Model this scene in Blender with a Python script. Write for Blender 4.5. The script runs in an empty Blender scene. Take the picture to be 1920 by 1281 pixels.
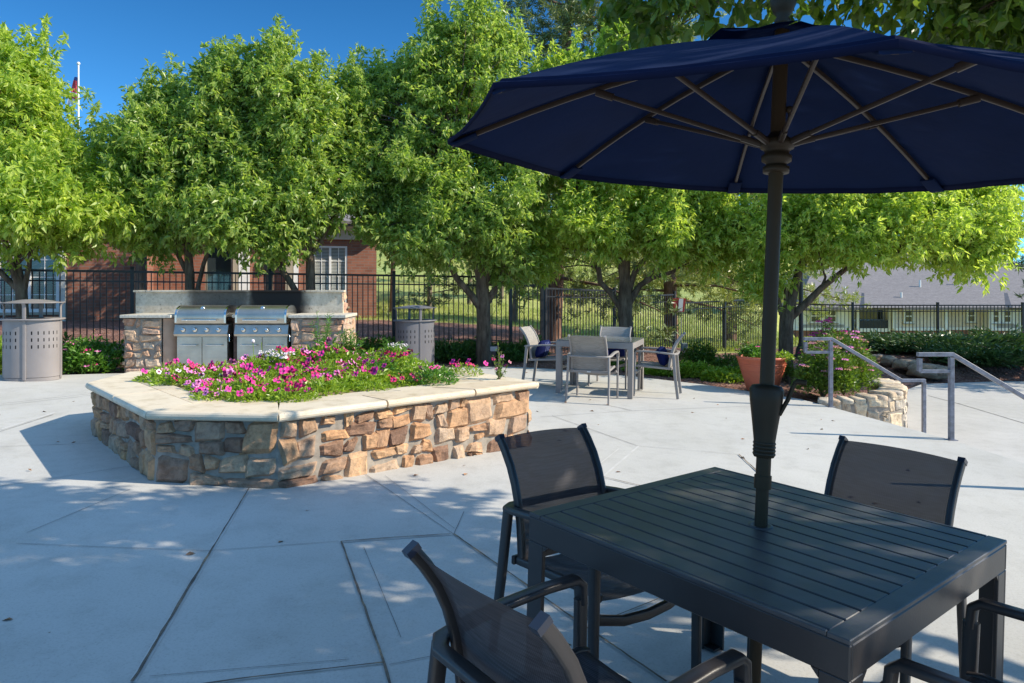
import bpy, math, random
import numpy as np
from mathutils import Vector, Matrix, Quaternion, noise
PI = math.pi; rad = math.radians
sc = bpy.context.scene; col = sc.collection
F, YH, H, S = 1341.0, 530.0, 1.467, 0.028
SUN_EL, SUN_AZ = 34.0, -6.0      # azimuth measured from +X
SUNV = Vector((math.cos(rad(SUN_EL))*math.cos(rad(SUN_AZ)), math.cos(rad(SUN_EL))*math.sin(rad(SUN_AZ)), math.sin(rad(SUN_EL))))

def G(px, py):
    "point of the sloping patio seen at that place in the photograph (survey helper)"
    Y = F*H/((py-YH) - S*(px-960)); x = (px-960)/F*Y
    return (x, Y, -S*x)
def gz(x): return -S*x

# ------------------------------------------------------------------ mesh helpers
class MB:
    def __init__(s): s.v = []; s.f = []; s.m = []; s.sm = []
    def add(s, vs, fs, mi=0, smooth=False):
        b = len(s.v); s.v += [tuple(v) for v in vs]
        s.f += [tuple(b+i for i in f) for f in fs]; s.m += [mi]*len(fs); s.sm += [smooth]*len(fs)
    def box(s, c, d, rz=0, mi=0, M=None, bev=0.0):
        x, y, z = d[0]/2, d[1]/2, d[2]/2
        if bev > 0:
            e = min(bev, x*.9, y*.9, z*.9); vs = []
            for sx in (-1, 1):
                for sy in (-1, 1):
                    for sz in (-1, 1):
                        vs += [(sx*(x-e), sy*(y-e), sz*z), (sx*(x-e), sy*y, sz*(z-e)), (sx*x, sy*(y-e), sz*(z-e))]
            def ix(a, b, c_, k): return ((a > 0)*4+(b > 0)*2+(c_ > 0))*3+k
            fs = []
            for q in (-1, 1):
                fs.append([ix(-1,-1,q,0), ix(1,-1,q,0), ix(1,1,q,0), ix(-1,1,q,0)][::q])
                fs.append([ix(-1,q,-1,1), ix(1,q,-1,1), ix(1,q,1,1), ix(-1,q,1,1)][::-q])
                fs.append([ix(q,-1,-1,2), ix(q,1,-1,2), ix(q,1,1,2), ix(q,-1,1,2)][::q])
            for a in (-1, 1):
                for b in (-1, 1):
                    fs.append([ix(-1,a,b,0), ix(-1,a,b,1), ix(1,a,b,1), ix(1,a,b,0)][::-a*b])
                    fs.append([ix(a,-1,b,0), ix(a,-1,b,2), ix(a,1,b,2), ix(a,1,b,0)][::a*b])
                    fs.append([ix(a,b,-1,1), ix(a,b,-1,2), ix(a,b,1,2), ix(a,b,1,1)][::-a*b])
                    for c_ in (-1, 1):
                        fs.append([ix(a,b,c_,0), ix(a,b,c_,1), ix(a,b,c_,2)][::-a*b*c_])
        else:
            vs = [(sx*x, sy*y, sz*z) for sx in (-1, 1) for sy in (-1, 1) for sz in (-1, 1)]
            fs = [(0,1,3,2), (4,6,7,5), (0,4,5,1), (2,3,7,6), (0,2,6,4), (1,5,7,3)]
        cr, sr = math.cos(rz), math.sin(rz)
        out = []
        for v in vs:
            p = (c[0]+v[0]*cr-v[1]*sr, c[1]+v[0]*sr+v[1]*cr, c[2]+v[2])
            if M is not None: p = M @ Vector(p)
            out.append(p)
        s.add(out, fs, mi)
    def beam(s, p, q, w, t, up=(0, 0, 1), mi=0, bev=0.0):
        "box from p to q, width w across, thickness t along up"
        p = Vector(p); q = Vector(q); d = q-p; L = d.length; d.normalize()
        sx = d.cross(Vector(up))
        if sx.length < 1e-5: sx = d.cross(Vector((0, 1, 0)))
        sx.normalize(); u = sx.cross(d)
        M = Matrix((sx, d, u)).transposed().to_4x4(); M.translation = (p+q)/2
        s.box((0, 0, 0), (w, L, t), M=M, mi=mi, bev=bev)
    def tube(s, pts, r, n=8, mi=0, cap=True):
        pts = [Vector(p) for p in pts]
        rs = r if isinstance(r, (list, tuple)) else [r]*len(pts)
        rings = []; ref = None
        for i, p in enumerate(pts):
            d = (pts[min(i+1, len(pts)-1)]-pts[max(i-1, 0)])
            if d.length < 1e-9: d = Vector((0, 0, 1))
            d.normalize()
            if ref is None:
                ref = Vector((1, 0, 0)) if abs(d.x) < .8 else Vector((0, 1, 0))
            a = (ref-d*ref.dot(d)).normalized(); b = d.cross(a); ref = a
            rings.append([p+(a*math.cos(2*PI*k/n)+b*math.sin(2*PI*k/n))*rs[i] for k in range(n)])
        vs = [v for g in rings for v in g]; fs = []
        for i in range(len(pts)-1):
            for k in range(n):
                fs.append((i*n+k, i*n+(k+1) % n, (i+1)*n+(k+1) % n, (i+1)*n+k))
        s.add(vs, fs, mi, True)
        if cap:
            s.add(rings[0][::-1], [tuple(range(n))], mi); s.add(rings[-1], [tuple(range(n))], mi)
    def sweep(s, pts, w, t, side, mi=0, rr=.25, taper=None):
        "rounded rectangular bar; side = width direction (vector or list)"
        pts = [Vector(p) for p in pts]; N = len(pts)
        sec = []
        e = min(w, t)*rr
        for sx, sy in ((1, 1), (-1, 1), (-1, -1), (1, -1)):
            a0 = {(1, 1): 0, (-1, 1): 90, (-1, -1): 180, (1, -1): 270}[(sx, sy)]
            for k in (0, 45, 90):
                sec.append((sx*(w/2-e)+e*math.cos(rad(a0+k)), sy*(t/2-e)+e*math.sin(rad(a0+k))))
        n = len(sec); vs = []
        for i, p in enumerate(pts):
            d = (pts[min(i+1, N-1)]-pts[max(i-1, 0)]).normalized()
            sd = Vector(side[i] if isinstance(side, list) else side)
            sd = (sd-d*sd.dot(d)).normalized(); nn = d.cross(sd)
            k = 1.0
            if 0 < i < N-1:
                d1 = (p-pts[i-1]).normalized(); d2 = (pts[i+1]-p).normalized()
                k = 1/max(.6, math.sqrt(max(.01, (1+d1.dot(d2))/2)))
            tp = taper[i] if taper else 1.0
            ax = (pts[min(i+1, N-1)]-pts[i]).cross(pts[i]-pts[max(i-1, 0)])
            inside = abs(ax.normalized().dot(sd)) > .7 if ax.length > 1e-9 else True
            ks, kn = (1, k) if inside else (k, 1)
            for a, b in sec: vs.append(p+sd*a*ks*tp+nn*b*kn*tp)
        fs = []
        for i in range(N-1):
            for k in range(n): fs.append((i*n+k, i*n+(k+1) % n, (i+1)*n+(k+1) % n, (i+1)*n+k))
        s.add(vs, fs, mi, True)
        s.add(vs[:n][::-1], [tuple(range(n))], mi); s.add(vs[-n:], [tuple(range(n))], mi)
    def lathe(s, prof, n=24, c=(0, 0, 0), mi=0, sx=1, sy=1, M=None, a0=0, a1=2*PI):
        vs = []; full = abs(a1-a0-2*PI) < 1e-6; m = n if full else n+1
        for r, z in prof:
            for k in range(m):
                a = a0+(a1-a0)*k/n
                p = Vector((c[0]+r*sx*math.cos(a), c[1]+r*sy*math.sin(a), c[2]+z))
                vs.append(M @ p if M is not None else p)
        fs = []
        for i in range(len(prof)-1):
            for k in range(n):
                k2 = (k+1) % m if full else k+1
                fs.append((i*m+k, i*m+k2, (i+1)*m+k2, (i+1)*m+k))
        s.add(vs, fs, mi, True)
    def prism(s, poly, z0, z1, mi=0):
        n = len(poly)
        f0 = (lambda p: z0(*p)) if callable(z0) else (lambda p: z0)
        f1 = (lambda p: z1(*p)) if callable(z1) else (lambda p: z1)
        vs = [(p[0], p[1], f0(p)) for p in poly]+[(p[0], p[1], f1(p)) for p in poly]
        s.add(vs, [tuple(range(n))[::-1], tuple(range(n, 2*n))]+[(i, (i+1) % n, n+(i+1) % n, n+i) for i in range(n)], mi)
    def build(s, name, mats, parent=None, M=None, smooth_angle=None):
        me = bpy.data.meshes.new(name)
        vs = s.v if M is None else [M @ Vector(v) for v in s.v]
        me.from_pydata([tuple(v) for v in vs], [], s.f)
        if not isinstance(mats, (list, tuple)): mats = [mats]
        for m in mats: me.materials.append(m)
        if len(mats) > 1: me.polygons.foreach_set('material_index', s.m)
        me.polygons.foreach_set('use_smooth', s.sm)
        me.update()
        return link(name, me, parent)
def link(name, me, parent=None):
    o = bpy.data.objects.new(name, me); col.objects.link(o)
    if parent: o.parent = parent
    return o
def empty(name, loc=(0, 0, 0), rz=0, label=None, cat=None, group=None, tilt=0.0):
    o = bpy.data.objects.new(name, None); col.objects.link(o)
    o.location = loc; o.empty_display_size = .1
    o.rotation_euler = (Matrix.Rotation(tilt, 3, 'Y') @ Matrix.Rotation(rz, 3, 'Z')).to_euler()
    tag(o, label, cat, group); return o
def tag(o, label=None, cat=None, group=None, kind=None):
    if label: o['label'] = label
    if cat: o['category'] = cat
    if group: o['group'] = group
    if kind: o['kind'] = kind
    return o
def copy_tree(o, parent=None):
    c = o.copy(); col.objects.link(c); c.parent = parent
    for ch in list(o.children): copy_tree(ch, c)
    return c
def np_mesh(name, V, faces_n, mat, parent=None, smooth=False):
    "V: (N*k,3) array of separate k-gons"
    V = np.asarray(V, dtype=np.float32).reshape(-1, 3); k = faces_n; n = len(V)//k
    me = bpy.data.meshes.new(name)
    me.vertices.add(len(V)); me.vertices.foreach_set('co', V.ravel())
    me.loops.add(len(V)); me.loops.foreach_set('vertex_index', np.arange(len(V), dtype=np.int32))
    me.polygons.add(n); me.polygons.foreach_set('loop_start', np.arange(0, len(V), k, dtype=np.int32))
    me.polygons.foreach_set('use_smooth', np.full(n, smooth))
    me.materials.append(mat); me.update(calc_edges=True); me.validate()
    return link(name, me, parent) if name else me
# ------------------------------------------------------------------ materials
def newmat(name):
    m = bpy.data.materials.new(name); m.use_nodes = True
    nt = m.node_tree; b = nt.nodes['Principled BSDF']; return m, nt, b
def nd(nt, t, **kw):
    n = nt.nodes.new(t)
    for k, v in kw.items():
        if k in n.inputs.keys(): n.inputs[k].default_value = v
        else: setattr(n, k, v)
    return n
def ramp(nt, fac, stops, interp='LINEAR'):
    r = nt.nodes.new('ShaderNodeValToRGB'); r.color_ramp.interpolation = interp
    e = r.color_ramp.elements
    while len(e) < len(stops): e.new(.5)
    for i, (p, c) in enumerate(stops): e[i].position = p; e[i].color = (c[0], c[1], c[2], 1)
    nt.links.new(fac, r.inputs[0]); return r.outputs[0]
def mix(nt, a, b, fac, mode='MIX'):
    m = nt.nodes.new('ShaderNodeMix'); m.data_type = 'RGBA'; m.blend_type = mode
    for sock, v in ((m.inputs[0], fac), (m.inputs[6], a), (m.inputs[7], b)):
        if isinstance(v, bpy.types.NodeSocket): nt.links.new(v, sock)
        else: sock.default_value = v if not isinstance(v, tuple) else (v[0], v[1], v[2], 1)
    return m.outputs[2]
def tex(nt, scale, detail=4, rough=.55, coords='Object', stretch=None, kind='ShaderNodeTexNoise'):
    tc = nt.nodes.new('ShaderNodeTexCoord'); out = tc.outputs[coords]
    if stretch:
        mp = nt.nodes.new('ShaderNodeMapping'); mp.inputs['Scale'].default_value = stretch
        nt.links.new(out, mp.inputs[0]); out = mp.outputs[0]
    n = nt.nodes.new(kind); n.inputs['Scale'].default_value = scale
    if kind == 'ShaderNodeTexNoise':
        n.inputs['Detail'].default_value = detail; n.inputs['Roughness'].default_value = rough
    nt.links.new(out, n.inputs['Vector']); return n
def bump(nt, b, h, strength=.3, dist=.01):
    n = nt.nodes.new('ShaderNodeBump'); n.inputs['Strength'].default_value = strength; n.inputs['Distance'].default_value = dist
    nt.links.new(h, n.inputs['Height'])
    prev = b.inputs['Normal'].links[0].from_socket if b.inputs['Normal'].links else None
    if prev: nt.links.new(prev, n.inputs['Normal'])
    nt.links.new(n.outputs[0], b.inputs['Normal'])
def plain(name, c, rough=.6, metal=0, var=.12, scale=6, bmp=0, spec=.5, dirt=None):
    m, nt, b = newmat(name)
    n = tex(nt, scale, 5)
    lo = tuple(x*(1-var) for x in c); hi = tuple(min(1, x*(1+var)) for x in c)
    o = ramp(nt, n.outputs[0], [(.3, lo), (.7, hi)])
    nt.links.new(o, b.inputs['Base Color']); b.inputs['Roughness'].default_value = rough
    b.inputs['Metallic'].default_value = metal; b.inputs['Specular IOR Level'].default_value = spec
    if bmp: bump(nt, b, tex(nt, scale*18, 3).outputs[0], bmp, .003)
    return m
M = {}
# concrete
def concrete(name, base):
    m, nt, b = newmat(name)
    n1 = tex(nt, .55, 6, .62); n2 = tex(nt, 4.5, 8, .7); n3 = tex(nt, 95, 4, .7); n4 = tex(nt, 1.3, 5, .6, stretch=(1, .35, 1))
    lo = tuple(x*.90 for x in base); hi = tuple(x*1.06 for x in base)
    a = ramp(nt, n1.outputs[0], [(.3, lo), (.68, hi)])
    a = mix(nt, a, ramp(nt, n2.outputs[0], [(.34, (.70, .69, .67)), (.52, (1, 1, 1))]), .35, 'MULTIPLY')
    a = mix(nt, a, ramp(nt, n3.outputs[0], [(.30, (.58, .56, .54)), (.50, (1.03, 1.03, 1.03))]), .42, 'MULTIPLY')
    a = mix(nt, a, ramp(nt, n4.outputs[0], [(.30, (.80, .78, .73)), (.46, (1, 1, 1))]), .3, 'MULTIPLY')
    v = tex(nt, 2.2, kind='ShaderNodeTexVoronoi'); 
    sp = ramp(nt, v.outputs['Distance'], [(0.0, (.35, .3, .26)), (.022, (1, 1, 1))])
    a = mix(nt, a, sp, .8, 'MULTIPLY')
    nt.links.new(a, b.inputs['Base Color']); b.inputs['Roughness'].default_value = .82
    b.inputs['Specular IOR Level'].default_value = .3
    bump(nt, b, n3.outputs[0], .25, .002); bump(nt, b, tex(nt, 220, 2, stretch=(1, .12, 1)).outputs[0], .22, .0015)
    bump(nt, b, n2.outputs[0], .3, .004)
    return m
M['concrete'] = concrete('concrete', (.47, .46, .43))
M['concrete_low'] = concrete('concrete_lower', (.46, .445, .42))
def jointmat():
    m, nt, b = newmat('joint_filler'); n = tex(nt, 7, 6, .7)
    nt.links.new(ramp(nt, n.outputs[0], [(.35, (.07, .058, .048)), (.55, (.17, .13, .095)), (.68, (.34, .23, .13))]), b.inputs['Base Color'])
    b.inputs['Roughness'].default_value = .9; return m
M['joint'] = jointmat()
M['tool'] = plain('tooled_edge', (.50, .49, .465), .7, var=.1)
M['hair'] = plain('hairline_joint', (.17, .16, .15), .9, var=.4)
def groundmat():
    m, nt, b = newmat('ground_cover')
    at = nt.nodes.new('ShaderNodeAttribute'); at.attribute_name = 'lawn'
    v = tex(nt, 26, kind='ShaderNodeTexVoronoi')
    mul = ramp(nt, v.outputs['Color'], [(.1, (.11, .055, .04)), (.5, (.24, .125, .095)), (.9, (.36, .22, .18))])
    mul = mix(nt, mul, ramp(nt, tex(nt, 3, 5).outputs[0], [(.35, (.45, .42, .4)), (.6, (1, 1, 1))]), .7, 'MULTIPLY')
    g = ramp(nt, tex(nt, 1.5, 8, .75).outputs[0], [(.28, (.17, .22, .055)), (.5, (.30, .36, .11)), (.72, (.44, .46, .20))])
    dry = ramp(nt, tex(nt, .08, 6, .6).outputs[0], [(.38, (1, 1, 1)), (.62, (1.25, 1.0, .75))])
    g = mix(nt, g, dry, .8, 'MULTIPLY')
    g = mix(nt, g, ramp(nt, tex(nt, 12, 4).outputs[0], [(.3, (.6, .6, .6)), (.6, (1.1, 1.1, 1.1))]), .7, 'MULTIPLY')
    nt.links.new(mix(nt, mul, g, at.outputs['Fac']), b.inputs['Base Color'])
    b.inputs['Roughness'].default_value = .95; b.inputs['Specular IOR Level'].default_value = .15
    bump(nt, b, v.outputs['Distance'], .9, .03)
    return m
M['ground'] = groundmat()
def stonemat(name, stops, fine=1.0):
    m, nt, b = newmat(name)
    g = nt.nodes.new('ShaderNodeNewGeometry')
    n = tex(nt, 9, 8, .68); n2 = tex(nt, 30, 6, .7)
    base = ramp(nt, g.outputs['Random Per Island'], stops)
    v = ramp(nt, n.outputs[0], [(.32, (.60, .52, .47)), (.5, (1.05, 1.02, .98)), (.66, (1.35, 1.22, 1.05))])
    a = mix(nt, base, v, .9, 'MULTIPLY')
    a = mix(nt, a, ramp(nt, n2.outputs[0], [(.35, (.6, .6, .6)), (.55, (1.05, 1.05, 1.05))]), .6, 'MULTIPLY')
    nt.links.new(a, b.inputs['Base Color']); b.inputs['Roughness'].default_value = .85
    b.inputs['Specular IOR Level'].default_value = .25
    bump(nt, b, n.outputs[0], .8, .02*fine); bump(nt, b, n2.outputs[0], .6, .006*fine)
    return m
M['stone'] = stonemat('planter_stone', [(0, (.19, .115, .085)), (.18, (.38, .235, .15)), (.36, (.47, .275, .15)), (.5, (.43, .31, .22)), (.66, (.30, .20, .145)), (.84, (.54, .34, .19)), (1, (.42, .32, .24))])
M['stone_light'] = stonemat('pier_stone', [(0, (.42, .24, .16)), (.25, (.55, .40, .28)), (.5, (.48, .30, .22)), (.75, (.60, .48, .36)), (1, (.44, .34, .28))])
M['stone_pale'] = stonemat('retaining_stone', [(0, (.50, .40, .29)), (.4, (.62, .52, .38)), (.7, (.46, .43, .38)), (1, (.58, .42, .28))])
M['rock'] = stonemat('boulder', [(0, (.26, .18, .13)), (.5, (.32, .25, .18)), (1, (.27, .19, .15))])
M['mortar'] = plain('mortar', (.30, .26, .215), .95, var=.3, scale=14, bmp=.5)
def travertine():
    m, nt, b = newmat('travertine')
    g = nt.nodes.new('ShaderNodeNewGeometry')
    base = ramp(nt, g.outputs['Random Per Island'], [(0, (.60, .49, .35)), (.5, (.68, .59, .45)), (1, (.56, .48, .37))])
    n = tex(nt, 7, 8, .65, stretch=(1, 1, 4))
    a = mix(nt, base, ramp(nt, n.outputs[0], [(.3, (.72, .66, .55)), (.5, (1, .98, .95)), (.7, (1.08, 1.06, 1.02))]), .8, 'MULTIPLY')
    sp = tex(nt, 75, 3)
    a = mix(nt, a, ramp(nt, sp.outputs[0], [(.27, (.35, .25, .18)), (.34, (1, 1, 1))]), .8, 'MULTIPLY')
    nt.links.new(a, b.inputs['Base Color']); b.inputs['Roughness'].default_value = .6
    bump(nt, b, n.outputs[0], .25, .004); bump(nt, b, sp.outputs[0], .2, .003)
    return m
M['trav'] = travertine()
def granite():
    m, nt, b = newmat('granite_slab')
    n = tex(nt, 22, 8, .75); n2 = tex(nt, 5, 4)
    a = ramp(nt, n.outputs[0], [(.34, (.16, .12, .09)), (.41, (.54, .46, .35)), (.6, (.68, .60, .47)), (.75, (.74, .67, .56))])
    a = mix(nt, a, ramp(nt, n2.outputs[0], [(.35, (.8, .78, .74)), (.6, (1, 1, 1))]), .8, 'MULTIPLY')
    # soot where smoke from the two grills has stained the slab (object coordinates of the slab)
    tc = nt.nodes.new('ShaderNodeTexCoord'); sx = nt.nodes.new('ShaderNodeSeparateXYZ'); nt.links.new(tc.outputs['Object'], sx.inputs[0])
    soot = None
    for cx, w, amt in ((-.30, .52, .80), (.58, .50, 1.0)):
        s1 = nd(nt, 'ShaderNodeMath', operation='SUBTRACT'); nt.links.new(sx.outputs[0], s1.inputs[0]); s1.inputs[1].default_value = cx
        s2 = nd(nt, 'ShaderNodeMath', operation='ABSOLUTE'); nt.links.new(s1.outputs[0], s2.inputs[0])
        nn = tex(nt, 3, 4)
        s2b = nd(nt, 'ShaderNodeMath', operation='MULTIPLY_ADD'); nt.links.new(nn.outputs[0], s2b.inputs[0]); s2b.inputs[1].default_value = .25; nt.links.new(s2.outputs[0], s2b.inputs[2])
        s3 = nd(nt, 'ShaderNodeMapRange'); s3.interpolation_type = 'SMOOTHSTEP'; nt.links.new(s2b.outputs[0], s3.inputs[0])
        s3.inputs[1].default_value = w*.95; s3.inputs[2].default_value = w+.22; s3.inputs[3].default_value = amt; s3.inputs[4].default_value = 0
        if soot is None: soot = s3.outputs[0]
        else:
            mx = nd(nt, 'ShaderNodeMath', operation='MAXIMUM'); nt.links.new(soot, mx.inputs[0]); nt.links.new(s3.outputs[0], mx.inputs[1]); soot = mx.outputs[0]
    a = mix(nt, a, (.018, .014, .011), soot)
    nt.links.new(a, b.inputs['Base Color']); b.inputs['Roughness'].default_value = .62; b.inputs['Specular IOR Level'].default_value = .3
    return m
M['granite'] = granite()
M['counter'] = plain('counter_stone', (.56, .51, .42), .45, var=.25, scale=30)
M['stucco'] = plain('rounded_stucco', (.42, .27, .18), .8, var=.18, scale=5, bmp=.3)
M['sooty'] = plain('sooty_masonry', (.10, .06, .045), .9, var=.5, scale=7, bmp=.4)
def brick(name, c1, c2, mortar, sc_=1.0):
    m, nt, b = newmat(name)
    tc = nt.nodes.new('ShaderNodeTexCoord'); sp = nt.nodes.new('ShaderNodeSeparateXYZ'); nt.links.new(tc.outputs['Object'], sp.inputs[0])
    ad = nd(nt, 'ShaderNodeMath', operation='ADD'); nt.links.new(sp.outputs[0], ad.inputs[0]); nt.links.new(sp.outputs[1], ad.inputs[1])
    cb = nt.nodes.new('ShaderNodeCombineXYZ'); nt.links.new(ad.outputs[0], cb.inputs[0]); nt.links.new(sp.outputs[2], cb.inputs[1])
    br = nt.nodes.new('ShaderNodeTexBrick'); nt.links.new(cb.outputs[0], br.inputs['Vector'])
    br.inputs['Scale'].default_value = sc_; br.inputs['Brick Width'].default_value = .30; br.inputs['Row Height'].default_value = .10
    br.inputs['Mortar Size'].default_value = .010; br.inputs['Color1'].default_value = (*c1, 1); br.inputs['Color2'].default_value = (*c2, 1); br.inputs['Mortar'].default_value = (*mortar, 1)
    a = mix(nt, br.outputs['Color'], ramp(nt, tex(nt, 2.2, 5).outputs[0], [(.35, (.75, .75, .75)), (.6, (1.05, 1.05, 1.05))]), .8, 'MULTIPLY')
    nt.links.new(a, b.inputs['Base Color']); b.inputs['Roughness'].default_value = .9
    bump(nt, b, br.outputs['Fac'], -.4, .01)
    return m
M['brick'] = brick('red_brick', (.32, .125, .075), (.23, .085, .052), (.22, .165, .135))
def shingle(name, c):
    m, nt, b = newmat(name)
    n = tex(nt, 3.0, 6, .7, stretch=(1, 1, 5)); n2 = tex(nt, 14, 5, .8, stretch=(.5, 1, 1))
    a = ramp(nt, n.outputs[0], [(.3, tuple(x*.75 for x in c)), (.7, tuple(x*1.2 for x in c))])
    a = mix(nt, a, ramp(nt, n2.outputs[0], [(.35, (.7, .7, .72)), (.6, (1.1, 1.1, 1.1))]), .9, 'MULTIPLY')
    w = nd(nt, 'ShaderNodeTexWave', Scale=2.6, Distortion=1.2); w.bands_direction = 'Z'
    tc = nt.nodes.new('ShaderNodeTexCoord'); nt.links.new(tc.outputs['Object'], w.inputs['Vector'])
    a = mix(nt, a, ramp(nt, w.outputs[0], [(.08, (.7, .7, .7)), (.2, (1, 1, 1))]), .6, 'MULTIPLY')
    nt.links.new(a, b.inputs['Base Color']); b.inputs['Roughness'].default_value = .95; return m
M['shingle'] = shingle('asphalt_shingle', (.20, .185, .185))
M['shingle2'] = shingle('asphalt_shingle_brown', (.17, .15, .145))
M['trim'] = plain('painted_trim', (.62, .58, .50), .6, var=.06)
M['tantrim'] = plain('tan_trim', (.40, .34, .25), .7, var=.08)
M['white'] = plain('white_paint', (.78, .77, .74), .55, var=.05)
M['siding'] = plain('beige_siding', (.70, .60, .50), .8, var=.07)
M['greysiding'] = plain('grey_siding', (.30, .30, .31), .8, var=.08)
def glassmat(name, c, rough=.08, blind=False):
    m, nt, b = newmat(name)
    if blind:
        w = nd(nt, 'ShaderNodeTexWave', Scale=6.0, Distortion=0.0); w.bands_direction = 'Z'
        tc = nt.nodes.new('ShaderNodeTexCoord'); nt.links.new(tc.outputs['Object'], w.inputs['Vector'])
        nt.links.new(ramp(nt, w.outputs[0], [(.35, tuple(x*.25 for x in c)), (.5, c)]), b.inputs['Base Color'])
    else: b.inputs['Base Color'].default_value = (*c, 1)
    b.inputs['Roughness'].default_value = rough; b.inputs['Specular IOR Level'].default_value = .9
    b.inputs['Coat Weight'].default_value = .6; b.inputs['Coat Roughness'].default_value = .03
    return m
M['glass'] = glassmat('window_glass', (.03, .04, .045), .05)
M['blind'] = glassmat('window_with_blinds', (.46, .47, .44), .15, True)
M['darkblind'] = glassmat('window_dark_blinds', (.10, .095, .085), .15, True)
M['black'] = plain('black_powder_coat', (.016, .016, .019), .38, var=.2, scale=12)
M['tabledark'] = plain('charcoal_table_coat', (.050, .051, .054), .40, var=.28, scale=9, bmp=.12, spec=.5)
M['chairdark'] = plain('charcoal_chair_coat', (.030, .027, .027), .38, var=.1, scale=8, bmp=.1)
M['cap'] = plain('black_plastic', (.02, .025, .04), .3, var=.1)
M['taupe'] = plain('taupe_coat', (.27, .245, .225), .45, var=.06, scale=8)
M['taupetop'] = plain('grey_glass_top', (.12, .135, .135), .12, var=.06)
M['binmetal'] = plain('taupe_bin_coat', (.25, .225, .215), .4, var=.07, scale=4)
M['binmetal2'] = plain('grey_bin_coat', (.15, .145, .155), .4, var=.07, scale=4)
M['liner'] = plain('dark_liner', (.02, .018, .018), .8)
M['railgrey'] = plain('grey_rail_paint', (.19, .19, .22), .45, var=.35, scale=18, bmp=.2)
M['bronze'] = plain('bronze_pole', (.050, .034, .020), .42, metal=.0, var=.1, spec=.12)
M['bronze_l'] = plain('bronze_rib', (.045, .031, .023), .4, metal=.0, var=.1, spec=.3)
M['plastic'] = plain('bronze_plastic', (.036, .025, .015), .45, var=.1, spec=.2)
def steel():
    m, nt, b = newmat('stainless_steel')
    n = tex(nt, 5, 4, stretch=(.3, .3, 6)); n2 = tex(nt, 3, 5)
    nt.links.new(ramp(nt, n2.outputs[0], [(.3, (.40, .36, .30)), (.65, (.60, .55, .47))]), b.inputs['Base Color'])
    nt.links.new(ramp(nt, n.outputs[0], [(.3, (.26,)*3), (.7, (.44,)*3)]), b.inputs['Roughness'])
    b.inputs['Metallic'].default_value = .92
    bump(nt, b, tex(nt, 60, 3, stretch=(.15, .15, 4)).outputs[0], .12, .001)
    return m
M['steel'] = steel()
M['chrome'] = plain('polished_steel', (.72, .71, .68), .15, metal=1, var=.03)
M['white_tag'] = plain('white_tag', (.6, .6, .58), .5)
def sling(name, c, c2):
    m, nt, b = newmat(name)
    tc = nt.nodes.new('ShaderNodeTexCoord')
    outs = []
    for sc_, dirn in ((150, 'X'), (150, 'Z'), (150, 'Y')):
        w = nd(nt, 'ShaderNodeTexWave', Scale=sc_/6.28*2.0, Distortion=.4); w.bands_direction = dirn
        nt.links.new(tc.outputs['Object'], w.inputs['Vector']); outs.append(w.outputs[0])
    st = tex(nt, 16, 3, stretch=(.12, 12, 12))
    a = ramp(nt, st.outputs[0], [(.35, c), (.65, c2)])
    a = mix(nt, a, ramp(nt, outs[0], [(.1, (.55,)*3), (.6, (1.1,)*3)]), .6, 'MULTIPLY')
    nt.links.new(a, b.inputs['Base Color']); b.inputs['Roughness'].default_value = .7
    b.inputs['Specular IOR Level'].default_value = .2
    # open weave lets some light through
    tr = nt.nodes.new('ShaderNodeBsdfTransparent'); mx = nt.nodes.new('ShaderNodeMixShader')
    mul = nd(nt, 'ShaderNodeMath', operation='MULTIPLY'); nt.links.new(outs[0], mul.inputs[0]); nt.links.new(outs[1], mul.inputs[1])
    fr = nd(nt, 'ShaderNodeMapRange'); nt.links.new(mul.outputs[0], fr.inputs[0]); fr.inputs[3].default_value = .07; fr.inputs[4].default_value = .01
    out = nt.nodes['Material Output']
    nt.links.new(fr.outputs[0], mx.inputs[0]); nt.links.new(b.outputs[0], mx.inputs[1]); nt.links.new(tr.outputs[0], mx.inputs[2]); nt.links.new(mx.outputs[0], out.inputs[0])
    return m
M['sling'] = sling('charcoal_sling', (.034, .032, .036), (.064, .060, .068))
M['slingtaupe'] = sling('taupe_sling', (.26, .235, .205), (.38, .35, .31))
def fabric(name, c, transl=.12):
    m, nt, b = newmat(name)
    n = tex(nt, 3, 4); 
    a = ramp(nt, n.outputs[0], [(.3, tuple(x*.85 for x in c)), (.7, tuple(x*1.1 for x in c))])
    nt.links.new(a, b.inputs['Base Color']); b.inputs['Roughness'].default_value = .85
    b.inputs['Specular IOR Level'].default_value = .06
    bump(nt, b, tex(nt, 6, 4).outputs[0], .25, .02)
    if transl:
        t = nt.nodes.new('ShaderNodeBsdfTranslucent'); nt.links.new(a, t.inputs[0]); mx = nt.nodes.new('ShaderNodeMixShader')
        mx.inputs[0].default_value = transl
        nt.links.new(b.outputs[0], mx.inputs[1]); nt.links.new(t.outputs[0], mx.inputs[2]); nt.links.new(mx.outputs[0], nt.nodes['Material Output'].inputs[0])
    return m
M['navy'] = fabric('navy_canopy_fabric', (.009, .019, .060), .12)
M['hem'] = fabric('navy_hem_binding', (.006, .010, .035), 0)
M['pillow'] = fabric('navy_pillow_fabric', (.008, .013, .065), 0)
M['pillowstripe'] = fabric('striped_pillow_fabric', (.12, .15, .30), 0)
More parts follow.
